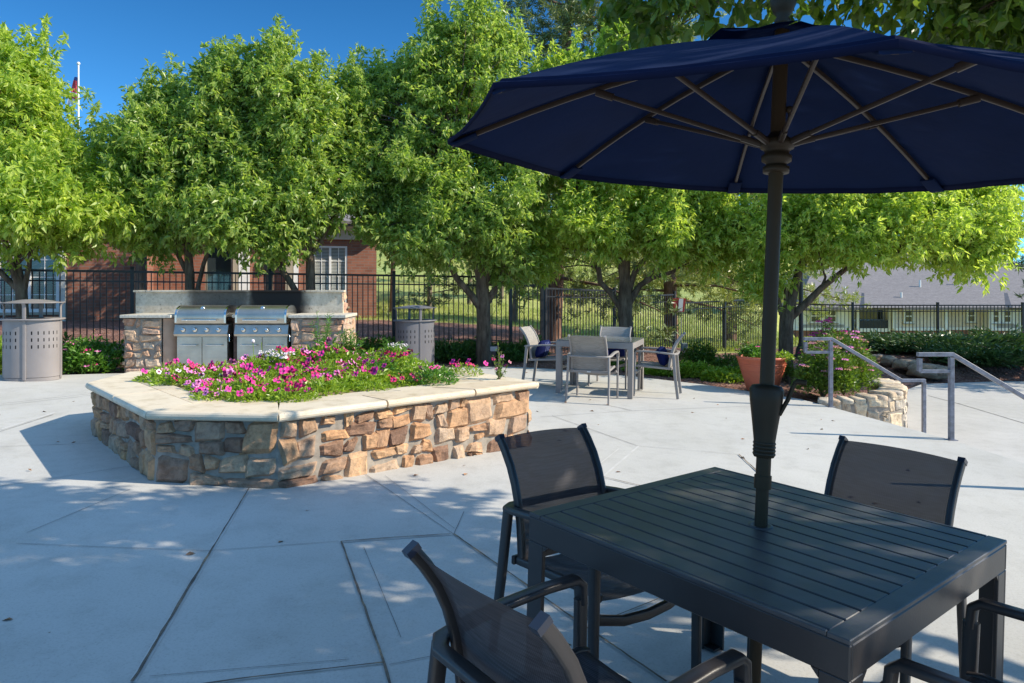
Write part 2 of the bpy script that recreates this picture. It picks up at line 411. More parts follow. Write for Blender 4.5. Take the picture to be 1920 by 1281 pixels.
def leafmat(name, stops, transl=.55, rough=.45, tl_boost=1.3):
    m, nt, b = newmat(name)
    g = nt.nodes.new('ShaderNodeNewGeometry')
    n = tex(nt, 1.4, 3)
    add = nd(nt, 'ShaderNodeMath', operation='MULTIPLY_ADD'); nt.links.new(n.outputs[0], add.inputs[0]); add.inputs[1].default_value = .5
    sc_ = nd(nt, 'ShaderNodeMath', operation='MULTIPLY'); nt.links.new(g.outputs['Random Per Island'], sc_.inputs[0]); sc_.inputs[1].default_value = .7
    nt.links.new(sc_.outputs[0], add.inputs[2])
    a = ramp(nt, add.outputs[0], stops)
    nt.links.new(a, b.inputs['Base Color']); b.inputs['Roughness'].default_value = rough-.07
    b.inputs['Specular IOR Level'].default_value = .55
    t = nt.nodes.new('ShaderNodeBsdfTranslucent'); tc = mix(nt, a, (tl_boost*1.15, tl_boost*1.15, tl_boost*.6), 1.0, 'MULTIPLY')
    nt.links.new(tc, t.inputs[0]); mx = nt.nodes.new('ShaderNodeMixShader'); mx.inputs[0].default_value = transl
    nt.links.new(b.outputs[0], mx.inputs[1]); nt.links.new(t.outputs[0], mx.inputs[2]); nt.links.new(mx.outputs[0], nt.nodes['Material Output'].inputs[0])
    return m
M['leaf'] = leafmat('pear_leaf', [(.1, (.12, .21, .038)), (.5, (.24, .36, .07)), (.9, (.43, .51, .16))])
M['leaf_y'] = leafmat('yellow_green_leaf', [(.1, (.18, .28, .035)), (.5, (.34, .46, .07)), (.9, (.53, .60, .16))])
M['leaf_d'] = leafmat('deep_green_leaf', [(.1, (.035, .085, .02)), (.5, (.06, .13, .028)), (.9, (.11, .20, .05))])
M['leaf_n'] = leafmat('near_leaf', [(.1, (.045, .095, .014)), (.5, (.08, .15, .02)), (.9, (.15, .22, .035))], .46)
M['needle'] = leafmat('pine_needle', [(.1, (.16, .20, .045)), (.5, (.28, .33, .08)), (.9, (.40, .42, .14))], .25)
M['needle_d'] = leafmat('dark_pine_needle', [(.1, (.08, .12, .04)), (.5, (.15, .20, .065)), (.9, (.24, .28, .10))], .2)
M['juniper'] = leafmat('juniper_spray', [(.1, (.025, .065, .022)), (.5, (.05, .11, .035)), (.9, (.09, .16, .05))], .2)
M['grn'] = leafmat('bedding_leaf', [(.1, (.12, .21, .012)), (.5, (.22, .34, .025)), (.9, (.34, .46, .06))], .4)
M['grn2'] = leafmat('fresh_leaf', [(.1, (.05, .14, .02)), (.5, (.09, .22, .03)), (.9, (.16, .32, .05))], .4)
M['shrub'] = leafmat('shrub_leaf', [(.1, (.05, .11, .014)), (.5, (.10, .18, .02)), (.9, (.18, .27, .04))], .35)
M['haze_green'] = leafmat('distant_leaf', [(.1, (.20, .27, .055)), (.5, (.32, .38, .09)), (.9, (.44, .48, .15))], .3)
def petal(name, c):
    m, nt, b = newmat(name)
    n = tex(nt, 40, 3)
    nt.links.new(ramp(nt, n.outputs[0], [(.3, tuple(x*.7 for x in c)), (.7, c)]), b.inputs['Base Color'])
    b.inputs['Roughness'].default_value = .6; b.inputs['Subsurface Weight'].default_value = 0
    return m
PET = {'magenta': petal('magenta_petal', (.80, .02, .30)), 'pink': petal('pink_petal', (.85, .25, .55)), 'crimson': petal('crimson_petal', (.62, .01, .12)),
       'purple': petal('purple_petal', (.42, .04, .50)), 'white': petal('white_petal', (.80, .72, .74)), 'orange': petal('faded_flower', (.52, .26, .14)), 'dusty': petal('dusty_pink_flower', (.55, .22, .26))}
M['throat'] = petal('blossom_throat', (.25, .02, .14))
def bark(name, lo, hi):
    m, nt, b = newmat(name)
    n = tex(nt, 14, 7, .7, stretch=(1, 1, .22)); n2 = tex(nt, 3, 4)
    a = ramp(nt, n.outputs[0], [(.35, lo), (.65, hi)])
    a = mix(nt, a, ramp(nt, n2.outputs[0], [(.35, (.7, .7, .7)), (.65, (1.1, 1.1, 1.1))]), .8, 'MULTIPLY')
    nt.links.new(a, b.inputs['Base Color']); b.inputs['Roughness'].default_value = .92; b.inputs['Specular IOR Level'].default_value = .2
    bump(nt, b, n.outputs[0], 1.0, .02); return m
M['bark'] = bark('grey_brown_bark', (.075, .05, .035), (.22, .165, .115))
M['pinebark'] = bark('red_brown_bark', (.12, .065, .045), (.30, .18, .13))
M['twig'] = bark('pale_twig', (.14, .11, .08), (.26, .21, .15))
M['terracotta'] = plain('terracotta_plastic', (.52, .13, .065), .5, var=.1, scale=5)
M['soil'] = plain('bed_soil', (.27, .18, .11), .95, var=.45, scale=18, bmp=.8)
M['red'] = plain('red_paint', (.42, .035, .03), .5, var=.12)
M['paper'] = plain('white_paper', (.80, .80, .78), .6, var=.03)
M['boxgrey'] = plain('grey_green_box', (.18, .22, .22), .6)
M['lamp_face'] = plain('fixture_face', (.30, .33, .35), .3)

# ------------------------------------------------------------------ vegetation kernels
def unit(a): return a/np.maximum(np.linalg.norm(a, axis=-1, keepdims=True), 1e-9)
def leaf_quads(P, D, N, L, W):
    "diamond leaves: base P, direction D, normal N"
    D = unit(D); N = unit(N-D*(N*D).sum(1, keepdims=True)); Sd = np.cross(D, N)
    L = L[:, None]; W = W[:, None]
    a = P; c = P+D*L-N*L*.12
    m = P+D*L*.45
    b = m+Sd*W*.5+N*W*.16; d = m-Sd*W*.5+N*W*.16
    return np.stack([a, b, c, d], 1).reshape(-1, 3)
def leaf_six(P, D, N, L, W):
    "rounder six-sided leaf for near foliage"
    D = unit(D); N = unit(N-D*(N*D).sum(1, keepdims=True)); Sd = np.cross(D, N); L = L[:, None]; W = W[:, None]
    o = []
    for t, w, h in ((0, 0, 0), (.28, .44, .05), (.62, .40, .03), (1, 0, -.14), (.62, -.40, .03), (.28, -.44, .05)):
        o.append(P+D*L*t+Sd*W*w+N*L*h)
    return np.stack(o, 1).reshape(-1, 3)
def clump_leaves(rng, C, R, twigs, lpt, ll, droop=.45, out_c=None, flat=.75, near=False, up=0.0):
    "leaves for clumps with centres C (n,3) and radii R (n)"
    n = len(C); idx = np.repeat(np.arange(n), twigs)
    d = unit(rng.normal(size=(len(idx), 3)))
    r = R[idx]*(rng.random(len(idx))**.45)
    P0 = C[idx]+d*r[:, None]*np.array([1, 1, flat])
    tw = unit(d*.9+rng.normal(size=d.shape)*.45+np.array([0, 0, .15+up]))
    k = np.tile(np.arange(lpt), len(idx)); ti = np.repeat(np.arange(len(idx)), lpt)
    s = (k+rng.random(len(k)))/lpt
    tl = R[idx][ti]*.55
    P = P0[ti]+tw[ti]*(s*tl)[:, None]+rng.normal(size=(len(k), 3))*.012
    side = unit(rng.normal(size=(len(k), 3)))
    D = unit(tw[ti]*.55+side*.75+np.array([0, 0, -droop]))
    Nn = unit(rng.normal(size=(len(k), 3))*.55+np.array([0, 0, 1.0])+d[ti]*.35)
    L = ll*(.48+.85*rng.random(len(k))); W = L*((.44 if near else .33)+.15*rng.random(len(k)))
    return (leaf_six if near else leaf_quads)(P, D, Nn, L, W)
def limb(mb, rng, p, q, r0, r1, n=7, bend=.12, seg=6):
    p = Vector(p); q = Vector(q); L = (q-p).length
    o = Vector(rng.normal(size=3))*L*bend; o2 = Vector(rng.normal(size=3))*L*bend*.5
    pts = []
    for i in range(seg+1):
        t = i/seg; pts.append(p.lerp(q, t)+o*math.sin(PI*t)*.6+o2*math.sin(2*PI*t)*.5+Vector((0, 0, L*.10*math.sin(PI*t))))
    mb.tube(pts, [r0+(r1-r0)*(i/seg)**.8 for i in range(seg+1)], n)
    return pts
def broad_tree(name, base, trunk_pts, limbs, blobs, label, group, seed, leaf, ll=.095, dens=1.0, clump=(.20, .46), near=False, per=10, shrink=.82, cat='tree', barkm='bark'):
    """base: ground point. trunk_pts: [(x,y,z,r)..] relative to base. limbs: [(pts with radius)].. relative.
    blobs: [(cx,cy,cz,rx,ry,rz,nclumps)] in world coordinates"""
    rng = np.random.default_rng(seed)
    root = empty(name, base, 0, label, cat, group)
    B = Vector(base); mb = MB()
    mb.tube([Vector(t[:3]) for t in trunk_pts], [t[3] for t in trunk_pts], 14)
    tips = [Vector(trunk_pts[-1][:3])]
    for lb in limbs:
        mb.tube([Vector(t[:3]) for t in lb], [t[3] for t in lb], 9)
        tips += [Vector(t[:3]) for t in lb[len(lb)//2:]]
    Cs = []; Rs = []
    for (cx, cy, cz, rx, ry, rz, nc) in blobs:
        rx *= shrink; rz *= shrink
        for _ in range(int(nc*(1.0 if not near else 1))):
            d = unit(rng.normal(size=(1, 3)))[0]
            r = .35+.62*rng.random()**.6
            out = (not near) and rng.random() < .2
            if out: r = .98+.17*rng.random(); d[2] = abs(d[2])*.9+.1*d[2]
            c = np.array([cx+d[0]*rx*r, cy+d[1]*ry*r, cz+d[2]*rz*r])
            Cs.append(c); Rs.append((clump[0]+(clump[1]-clump[0])*rng.random())*(.62 if out else 1))
    Cs = np.array(Cs); Rs = np.array(Rs)
    for i, c in enumerate(Cs):
        if i % 2 and not near: continue
        lc = Vector(c)-B
        t = min(tips, key=lambda q: (q-lc).length+abs(min(0, lc.z-q.z))*3)
        limb(mb, rng, t, lc, .022 if not near else .02, .006, 5, .1, 5)
    mb.build('trunk', M[barkm], root)
    tw = max(6, int(26*dens))
    V = clump_leaves(rng, Cs, Rs, tw, per, ll, near=near)
    # tufts that stick out past the clumps, for an uneven outline
    nt_ = len(Cs)
    dd = unit(rng.normal(size=(nt_*2, 3))+np.array([0, 0, .6])); ci = np.repeat(np.arange(nt_), 2)
    C2 = Cs[ci]+dd*(Rs[ci]*1.15)[:, None]
    V2 = clump_leaves(rng, C2, np.full(len(C2), .17), max(4, tw//4), per-2, ll*.9, near=near, up=.7)
    # upright leafy shoots from the upper clumps
    hi = np.where(rng.random(len(Cs)) < .45)[0]; C3 = []; R3 = []
    for i in hi:
        t0_ = Cs[i]+np.array([rng.normal()*.1, rng.normal()*.1, Rs[i]*.8]); ld = np.array([rng.normal()*.22, rng.normal()*.22, 1.0])
        for q in range(4 if not near else 0): C3.append(t0_+ld*.15*q); R3.append(.14-.025*q)
    Vs = [V, V2]
    if near:
        k = 420; ci = rng.integers(0, len(Cs), k); st = Cs[ci]+rng.normal(size=(k, 3))*.16; ln = .12+.30*rng.random(k)**2
        nl = 11; t = np.tile((np.arange(nl)+.5)/nl, k); ii = np.repeat(np.arange(k), nl)
        dr = unit(np.stack([rng.normal(size=k)*.45, rng.normal(size=k)*.45, -np.ones(k)], 1))
        P = st[ii]+dr[ii]*(t*ln[ii])[:, None]; D = unit(dr[ii]*.6+rng.normal(size=P.shape)*.55+np.array([0, 0, -.5]))
        L = ll*1.05*(.7+.5*rng.random(len(P))); Vs.append(leaf_six(P, D, unit(rng.normal(size=P.shape)*.8+np.array([0, -.3, .5])), L, L*.55))
    if C3: Vs.append(clump_leaves(rng, np.array(C3), np.array(R3), 6, 6, ll*.85, up=.9, flat=1.2))
    V = np.concatenate(Vs)-np.array(base)
    np_mesh('crown', V, 6 if near else 4, M[leaf], root)
    return root
def W3(px, py, Y): return ((px-960)/F*Y, Y, H+(YH-py)/F*Y)
def pblob(px, py, Y, wpx, hpx, nc, ry=None):
    x, y, z = W3(px, py, Y); rx = wpx/F*Y; rz = hpx/F*Y
    return (x, y, z, rx, ry if ry else rx*.9, rz, nc)

# ------------------------------------------------------------------ SETTING
def smooth(a, b, t):
    t = max(0.0, min(1.0, (t-a)/(b-a))); return t*t*(3-2*t)
def fence_y(x): return 14.9+.34*(x-.62)
def T(x, y):
    base = -S*max(-14, min(4.4, x))-.035
    low = -.74
    # upper beds slope down to the lower patio
    k = smooth(4.2, 6.2, x)
    if y < 8.9: k = 1.0 if x > 3.0 else 0.0
    elif y < 10: k = smooth(4.15, 4.9, x) if x > 4 else 0
    z = base*(1-k)+low*k
    if x > 4.6 and y > 15.2: z = max(z, -.74+.42*smooth(15.2, 17.5, y))
    # step-down of the fence line
    if 0 < x and y > 15: z = z*(1)+0
    d = y
    ang = x/max(y, 5.0)
    right = smooth(.33, .44, ang)
    hill = 0.0
    if d > 24:
        hill = 1.2*smooth(24, 46, d)+8.0*smooth(44, 105, d)+14*smooth(95, 230, d)
        hill += 1.2*noise.noise(Vector((x*.03, y*.03, 0)))*smooth(40, 90, d)
    drop = -5.4*smooth(22, 50, d)
    back = 9.0*smooth(80, 200, d)
    z += hill*(1-right)+(drop+back)*right
    if d > 17 and right < 1: z -= .35*smooth(17, 24, d)*(1-right)*smooth(-1, 3, x)
    return z
xs = sorted(set([round(v, 3) for v in list(np.arange(-14, 14, .4))+list(np.arange(14, 60, 2.5))+list(np.arange(60, 320, 20))+list(np.arange(-60, -14, 3))+list(np.arange(-320, -60, 20))]))
ys = sorted(set([round(v, 3) for v in list(np.arange(-12, 8, 2))+list(np.arange(8, 30, .4))+list(np.arange(30, 110, 2.5))+list(np.arange(110, 420, 14))]))
vs = []; lawn = []
for y in ys:
    for x in xs:
        z = T(x, y); z += .02*noise.noise(Vector((x*1.7, y*1.7, 3)))
        if x < 3.9 and y < 9.4: z = min(z, -S*x-.12)
        vs.append((x, y, z))
        edge = 25.5 if x < 1 else 25.5-2.6*min(3, x-1)*1.0
        if x > 3.5: edge = 18.8+.5*math.sin(x)
        if x > 6.6: edge = 20.8
        edge += 1.2*noise.noise(Vector((x*.35, 5, 0)))
        lawn.append(1.0 if y > edge else 0.0)
nx = len(xs)
fs = [(j*nx+i, j*nx+i+1, (j+1)*nx+i+1, (j+1)*nx+i) for j in range(len(ys)-1) for i in range(nx-1)]
me = bpy.data.meshes.new('ground'); me.from_pydata(vs, [], fs)
at = me.attributes.new('lawn', 'FLOAT', 'POINT'); at.data.foreach_set('value', lawn)
me.materials.append(M['ground']); me.polygons.foreach_set('use_smooth', [True]*len(fs)); me.update()
tag(link('ground', me), kind='structure')

P1 = (4.05, 9.09); P2 = (4.44, 7.23); P3 = (4.60, 5.35)
edge_poly = [(-16, 8.6), (-9.5, 9.45), (-6.28, 10.0), (-5.75, 10.28), (-4.2, 10.9), (-2.3, 11.4), (-.9, 12.2), (.0, 12.45), (.55, 12.35), (1.3, 12.0), (2.12, 11.5), (2.9, 10.87), (3.48, 10.2), (3.9, 9.69), P1, P2, P3, (4.75, 3.2), (4.9, 0), (5.1, -8), (-16, -8)]
mb = MB(); mb.prism(edge_poly[::-1], lambda x, y: -S*x-.72, lambda x, y: -S*x)
tag(mb.build('patio', M['concrete']), kind='structure')
# lower patio and steps
mb = MB()
mb.prism([(6.0, 11.2), (6.9, 13.2), (8.6, 15.0), (10.5, 15.4), (14, 15.3), (26, 15.0), (26, -8), (4.0, -8), (4.0, 8.6), (5.3, 9.3)], -1.0, -.66)
tag(mb.build('lower_patio', M['concrete_low']), kind='structure')
mb = MB()
for i in range(3):
    zt = -.13-.135*(i+1); off = .30*i+.003*i
    a = [(P1[0]+.02+off, P1[1]+.0), (P2[0]+.02+off, P2[1]), (P3[0]+.02+off, P3[1]), (4.77+off, 3.2), (4.92+off, 0)]
    b = [(x+.30, y) for x, y in a]
    mb.prism(b+a[::-1], -.9, zt)
tag(mb.build('patio_steps', M['concrete_low']), kind='structure')
# joints in the patio: filler strips, tooled borders and hairlines lying on the slab
def strip(mb, pts, w, off=.003, jit=.25, seed=0, step=.05, G_=G):
    rng = random.Random(seed)
    P = [Vector(G_(*p)) if len(p) == 2 else Vector(p) for p in pts]
    Q = []
    for a, b in zip(P[:-1], P[1:]):
        n = max(1, int((b-a).length/step))
        for i in range(n): Q.append(a.lerp(b, i/n))
    Q.append(P[-1]); L = []; 
    for i, q in enumerate(Q):
        d = (Q[min(i+1, len(Q)-1)]-Q[max(i-1, 0)]).normalized(); s = Vector((-d.y, d.x, 0))
        a = w/2*(1+jit*(rng.random()*2-1)); b = w/2*(1+jit*(rng.random()*2-1)); c = rng.gauss(0, w*jit*.12)
        up = Vector((0, 0, off))
        L.append(q+s*(a+c)+up); L.append(q-s*(b-c)+up)
    for i in range(0, len(L), 2): L[i].z = -S*L[i].x+off; L[i+1].z = -S*L[i+1].x+off
    mb.add(L, [(2*i+1, 2*i+3, 2*i+2, 2*i) for i in range(len(L)//2-1)])
thick = [([(467, 917), (395, 1035)], .010), ([(395, 1035), (248, 1281)], .017), ([(640, 1017), (720, 1245), (732, 1290)], .013), ([(720, 1245), (480, 1272), (300, 1296)], .012), ([(851, 1003), (982, 1095), (1058, 1150), (1250, 1281)], .014),
         ([(640, 1017), (730, 1010), (845, 1003)], .012), ([(1129, 895), (1184, 908), (1420, 962)], .014), ([(1121, 1171), (1266, 1112)], .010), ([(1385, 853), (1420, 885)], .016)]
hair = [([(30, 1020), (200, 1027), (390, 1034), (635, 1016)], .006), ([(685, 890), (851, 1003)], .007), ([(722, 893), (852, 992)], .005), ([(50, 1000), (245, 918)], .006), ([(0, 761), (170, 742)], .010), ([(0, 810), (100, 778)], .012), ([(0, 838), (170, 832)], .008),
        ([(1035, 780), (1197, 837)], .011), ([(1197, 837), (1385, 853)], .006), ([(1132, 758.6), (1184, 770)], .016), ([(682, 1027), (752, 1197)], .005), ([(280, 1270), (655, 1238)], .005), ([(730, 1248), (860, 1222)], .005), ([(0, 912), (130, 893), (275, 870)], .007), ([(870, 960), (851, 1003)], .006), ([(1005, 826), (1060, 845)], .006)]
light = [([(467, 917), (395, 1035)], .022), ([(395, 1035), (248, 1281)], .026), ([(640, 1017), (845, 1003)], .022), ([(1197, 837), (1129, 895)], .02), ([(1160, 842), (1122, 872)], .012), ([(1184, 770), (1320, 765), (1480, 758)], .02), ([(0, 806), (103, 774)], .03), ([(0, 757), (170, 738)], .02), ([(1010, 782), (1184, 770)], .012)]
mb = MB()
for i, (p, w) in enumerate(light): strip(mb, p, w, .0022, .12, i, .12)
o = tag(mb.build('tooled_borders', M['tool']), kind='structure')
mb = MB()
for i, (p, w) in enumerate(hair): strip(mb, p, w*.6, .0048, .4, i+40, .08)
tag(mb.build('hairline_joints', M['hair']), kind='structure')
mb = MB()
for i, (p, w) in enumerate(thick): strip(mb, p, w*.72, .0074, .38, i+80, .06)
tag(mb.build('expansion_joints', M['joint']), kind='structure')
mb = MB()
for a, b in (((1797, 757), (1930, 797)), ((1740, 742), (1800, 758))):
    p = [((q[0]-960)/F*(2.127*F/(q[1]-YH)), 2.127*F/(q[1]-YH), -.656) for q in (a, b)]
    d = (Vector(p[1])-Vector(p[0])).normalized(); s_ = Vector((-d.y, d.x, 0))*.008
    mb.add([Vector(p[0])-s_, Vector(p[1])-s_, Vector(p[1])+s_, Vector(p[0])+s_], [(0, 1, 2, 3)])
tag(mb.build('lower_patio_joint', M['hair']), kind='structure')

# ------------------------------------------------------------------ stone facing
def stone_layout(rng, w, h, big=(.17, .34), small=(.09, .17)):
    rects = []; 
    def split(x0, y0, x1, y1):
        W_, H_ = x1-x0, y1-y0
        mw = rng.uniform(*big); mh = rng.uniform(*small)
        if W_ <= mw*1.35 and H_ <= mh*1.45: rects.append((x0, y0, x1, y1)); return
        if W_/mw > H_/mh: t = x0+W_*rng.uniform(.36, .64); split(x0, y0, t, y1); split(t, y0, x1, y1)
        else: t = y0+H_*rng.uniform(.36, .64); split(x0, y0, x1, t); split(x0, t, x1, y1)
    split(0, 0, w, h); return rects
def stone_face(mb, p0, p1, zb0, zb1, zt, seed, depth=.03, big=(.17, .34), small=(.09, .17), gap=.009, nx_=7, nz_=6):
    "stones on the vertical face from p0 to p1 (outward = right-hand side of p0->p1)"
    rng = random.Random(seed); p0 = Vector((*p0, 0)); p1 = Vector((*p1, 0)); d = p1-p0; L = d.length; d.normalize()
    nrm = Vector((d.y, -d.x, 0))
    hmin = zt-min(zb0, zb1)
    for (x0, y0, x1, y1) in stone_layout(rng, L, hmin, big, small):
        j = [(rng.uniform(-.040, .040), rng.uniform(-.030, .030)) for _ in range(4)]
        x0 += gap; x1 -= gap; y0 += gap; y1 -= gap
        if x1-x0 < .03 or y1-y0 < .03: continue
        dp = depth*rng.uniform(.5, 1.5); ox, oy, oz = rng.random()*99, rng.random()*99, rng.random()*99
        tiltx, tilty = rng.uniform(-.4, .4), rng.uniform(-.4, .4)
        vs = []
        for a in range(nz_+1):
            for b in range(nx_+1):
                u, v = b/nx_, a/nz_
                jx = (j[0][0]*(1-u)*(1-v)+j[1][0]*u*(1-v)+j[2][0]*u*v+j[3][0]*(1-u)*v)
                jy = (j[0][1]*(1-u)*(1-v)+j[1][1]*u*(1-v)+j[2][1]*u*v+j[3][1]*(1-u)*v)
                X = x0+(x1-x0)*u+jx; Z = y0+(y1-y0)*v+jy
                n1 = noise.noise(Vector((u*2+ox, v*2+oy, oz)))
                X += .010*noise.noise(Vector((v*3+ox, oy, u*2+oz))); Z += .010*noise.noise(Vector((u*3+oy, ox, v*2)))
                X = max(.002, min(L-.002, X)) if 0 < x0 and x1 < L else max(-.012, min(L+.012, X)); Z = max(.0, min(hmin-.004, Z))
                e = min(u, 1-u)*(x1-x0); e2 = min(v, 1-v)*(y1-y0); m_ = min(e, e2)
                prof = min(1.0, m_/.010); prof = math.sqrt(max(0, 1-(1-prof)**2))
                D = -.02+(dp+.02)*prof+prof*(.013*n1+.022*((u-.5)*tiltx+(v-.5)*tilty)+.008*noise.noise(Vector((u*5+ox, v*5+oy, 0))))
                zz = zt-hmin+Z
                vs.append(p0+d*X+nrm*D+Vector((0, 0, zz)))
        mb.add(vs, [(a*(nx_+1)+b, a*(nx_+1)+b+1, (a+1)*(nx_+1)+b+1, (a+1)*(nx_+1)+b) for a in range(nz_) for b in range(nx_)], 0, False)
def offset_poly(poly, d):
    n = len(poly); out = []
    for i in range(n):
        a, b, c = Vector(poly[i-1]), Vector(poly[i]), Vector(poly[(i+1) % n])
        d1 = (b-a).normalized(); d2 = (c-b).normalized(); n1 = Vector((-d1.y, d1.x)); n2 = Vector((-d2.y, d2.x))
        m = (n1+n2); m = m/(m.length**2)*2
        out.append(tuple(b+m*d))
    return out
# planter (outer edge of coping, counter-clockwise)
COP = [(-3.82, 6.40), (-2.54, 4.95), (-1.59, 4.87), (.25, 6.45), (-1.48, 8.62), (-2.38, 8.74), (-3.86, 7.2)]
ZC = .572
planter = empty('raised_planter', (-1.9, 6.7, gz(-1.9)), 0, 'raised stone planter with pale coping in the middle of the patio, petunias inside', 'planter')
PM = Matrix.Translation((1.9, -6.7, -gz(-1.9)))
wall = offset_poly(COP, .06)
mb = MB(); 
inner = offset_poly(COP, .40)
core = offset_poly(COP, .075)
n = len(COP)
for i in range(n):
    a, b, c, d = core[i], core[(i+1) % n], inner[(i+1) % n], inner[i]
    mb.prism([a, b, c, d], lambda x, y: gz(x)-.02, lambda x, y: ZC-.062)
mb.build('wall_core', M['mortar'], planter, PM)
mb = MB()
for i in range(n):
    a, b = wall[i], wall[(i+1) % n]
    stone_face(mb, a, b, gz(a[0])-.015, gz(b[0])-.015, ZC-.06, 11+i, .014, (.14, .34), (.09, .22), .002)
mb.build('stone_wall', M['stone'], planter, PM)
# coping slabs with bullnose outside, two rows
def coping_row(mb, A, B, z0, z1, seg, nose=True, ends=None, gap=.008, rng=random.Random(5)):
    n = len(A)
    for i in range(n):
        a0, a1 = Vector(A[i]), Vector(A[(i+1) % n]); b0, b1 = Vector(B[i]), Vector(B[(i+1) % n])
        L = (a1-a0).length; k = max(1, round(L/seg)); d = (a1-a0).normalized(); o = Vector((d.y, -d.x))
        cuts = [0]+[min(.97, max(.03, (q+rng.uniform(-.12, .12))/k)) for q in range(1, k)]+[1]
        for t0, t1 in zip(cuts[:-1], cuts[1:]):
            g = gap/L
            t0 += g; t1 -= g; dz = rng.uniform(-.0015, .0015)
            prof = [(0, z1), (0, z0)] if not nose else None
            P0, P1_, Q0, Q1 = a0.lerp(a1, t0), a0.lerp(a1, t1), b0.lerp(b1, t0), b0.lerp(b1, t1)
            h = (z1-z0)/2; sec = []
            if nose:
                for q in range(0, 7):
                    an = PI/2-PI*q/6; sec.append((math.cos(an)*h*.9-h*.9, (z0+z1)/2+math.sin(an)*h))
            else: sec = [(0, z1), (0, z0)]
            vs = [(Q0.x, Q0.y, z1+dz), (Q1.x, Q1.y, z1+dz)]
            for off_, z in sec:
                u = P0+o*off_; w_ = P1_+o*off_; vs += [(u.x, u.y, z+dz), (w_.x, w_.y, z+dz)]
            vs += [(Q0.x, Q0.y, z0+dz), (Q1.x, Q1.y, z0+dz)]
            m = len(vs)//2
            fs = [(2*q, 2*q+2, 2*q+3, 2*q+1) for q in range(m-1)]+[(2*m-2, 0, 1, 2*m-1)]
            fs += [tuple(2*q for q in range(m))[::-1], tuple(2*q+1 for q in range(m))]
            mb.add(vs, fs)
mb = MB(); mid = offset_poly(COP, .36); inn = offset_poly(COP, .54); mid2 = offset_poly(COP, .371)
coping_row(mb, COP, mid, ZC-.06, ZC, .78)
coping_row(mb, mid2, inn, ZC-.06, ZC-.001, .9, nose=False)
mb.build('coping', M['trav'], planter, PM)
mb = MB()
rng0 = random.Random(3); inn2 = offset_poly(COP, .5)
cx0 = sum(p[0] for p in inn2)/n; cy0 = sum(p[1] for p in inn2)/n
rings = 8; vs = [(cx0, cy0, ZC-.04)]; 
for r in range(1, rings+1):
    t = r/rings
    for i in range(n):
        for k in range(4):
            q = Vector(inn2[i]).lerp(Vector(inn2[(i+1) % n]), k/4)
            x, y = cx0+(q.x-cx0)*t, cy0+(q.y-cy0)*t
            vs.append((x, y, ZC-.02+.05*noise.noise(Vector((x*2, y*2, 1)))))
m4 = n*4; fs = [(0, 1+k, 1+(k+1) % m4) for k in range(m4)]
for r in range(rings-1):
    for k in range(m4): fs.append((1+r*m4+k, 1+(r+1)*m4+k, 1+(r+1)*m4+(k+1) % m4, 1+r*m4+(k+1) % m4))
mb.add(vs, fs, 0, True); mb.build('soil', M['soil'], planter, PM)

# ------------------------------------------------------------------ petunias and bedding
def inside(poly, x, y):
    c = False; m = len(poly)
    for i in range(m):
        x1, y1 = poly[i]; x2, y2 = poly[(i+1) % m]
        if (y1 > y) != (y2 > y) and x < (x2-x1)*(y-y1)/(y2-y1)+x1: c = not c
    return c
def leafy(name, rng, n_, rx, ry, h, ll, mat, parent, stems=True, upright=.5, wr=.42, shape='mound'):
    "low plant: leaves through a mound of radius rx,ry and height h standing at the origin"
    th = rng.random(n_)*2*PI; r = np.sqrt(rng.random(n_)); 
    top = h*np.sqrt(np.maximum(.06, 1-r**2*.85))*(.8+.35*rng.random(n_))
    z = top*(rng.random(n_)**.5)
    P = np.stack([r*rx*np.cos(th), r*ry*np.sin(th), z], 1)
    D = unit(np.stack([np.cos(th)*r, np.sin(th)*r, np.full(n_, upright)], 1)+rng.normal(size=(n_, 3))*.5)
    N = unit(rng.normal(size=(n_, 3))*.5+np.array([0, 0, 1.]))
    L = ll*(.6+.7*rng.random(n_)); V = leaf_quads(P, D, N, L, L*wr*(.8+.4*rng.random(n_)))
    return np_mesh(name, V, 4, mat, parent)
def blossom_mesh(name, mat, r=.03):
    mb = MB(); n_ = 20; vs = [(0, 0, -.012)]
    for k in range(n_):
        a = 2*PI*k/n_; rr = r*(.86+.14*abs(math.cos(2.5*a)))
        vs.append((rr*.45*math.cos(a), rr*.45*math.sin(a), .002))
    for k in range(n_):
        a = 2*PI*k/n_; rr = r*(.82+.18*abs(math.cos(2.5*a)))
        vs.append((rr*math.cos(a), rr*math.sin(a), .001+.006*math.cos(5*a)))
    mb.add(vs, [(0, 1+k, 1+(k+1) % n_) for k in range(n_)], 1, True)
    mb.add(vs, [(1+k, 1+n_+k, 1+n_+(k+1) % n_, 1+(k+1) % n_) for k in range(n_)], 0, True)
    o = mb.build(name, [mat, M['throat']]); me = o.data; bpy.data.objects.remove(o); return me
BL = {k: blossom_mesh('blossom', v, .030) for k, v in PET.items()}
def put_blossom(root, kind, p, rng, s=1.0, nm='blossom'):
    o = link(nm, BL[kind], root); o.location = p
    d = Vector((p[0]*2+rng.gauss(0, .5), p[1]*1.0-.5+rng.gauss(0, .4), .75))
    o.rotation_euler = d.normalized().to_track_quat('Z', 'Y').to_euler(); o.scale = (s, s, s)
    return o
prng = random.Random(77); nrng = np.random.default_rng(77)
gp = offset_poly(COP, .53); cells = []
for iy in range(14):
    for ix in range(16):
        x = -3.9+ix*.29+(iy % 2)*.14+prng.uniform(-.05, .05); y = 5.3+iy*.27+prng.uniform(-.05, .05)
        if not inside(gp, x, y): continue
        bare = ((x+.80)/.34)**2+((y-6.95)/.24)**2 < 1
        if bare and prng.random() < .93 : continue
        cells.append((x, y))
PPROTO = {}
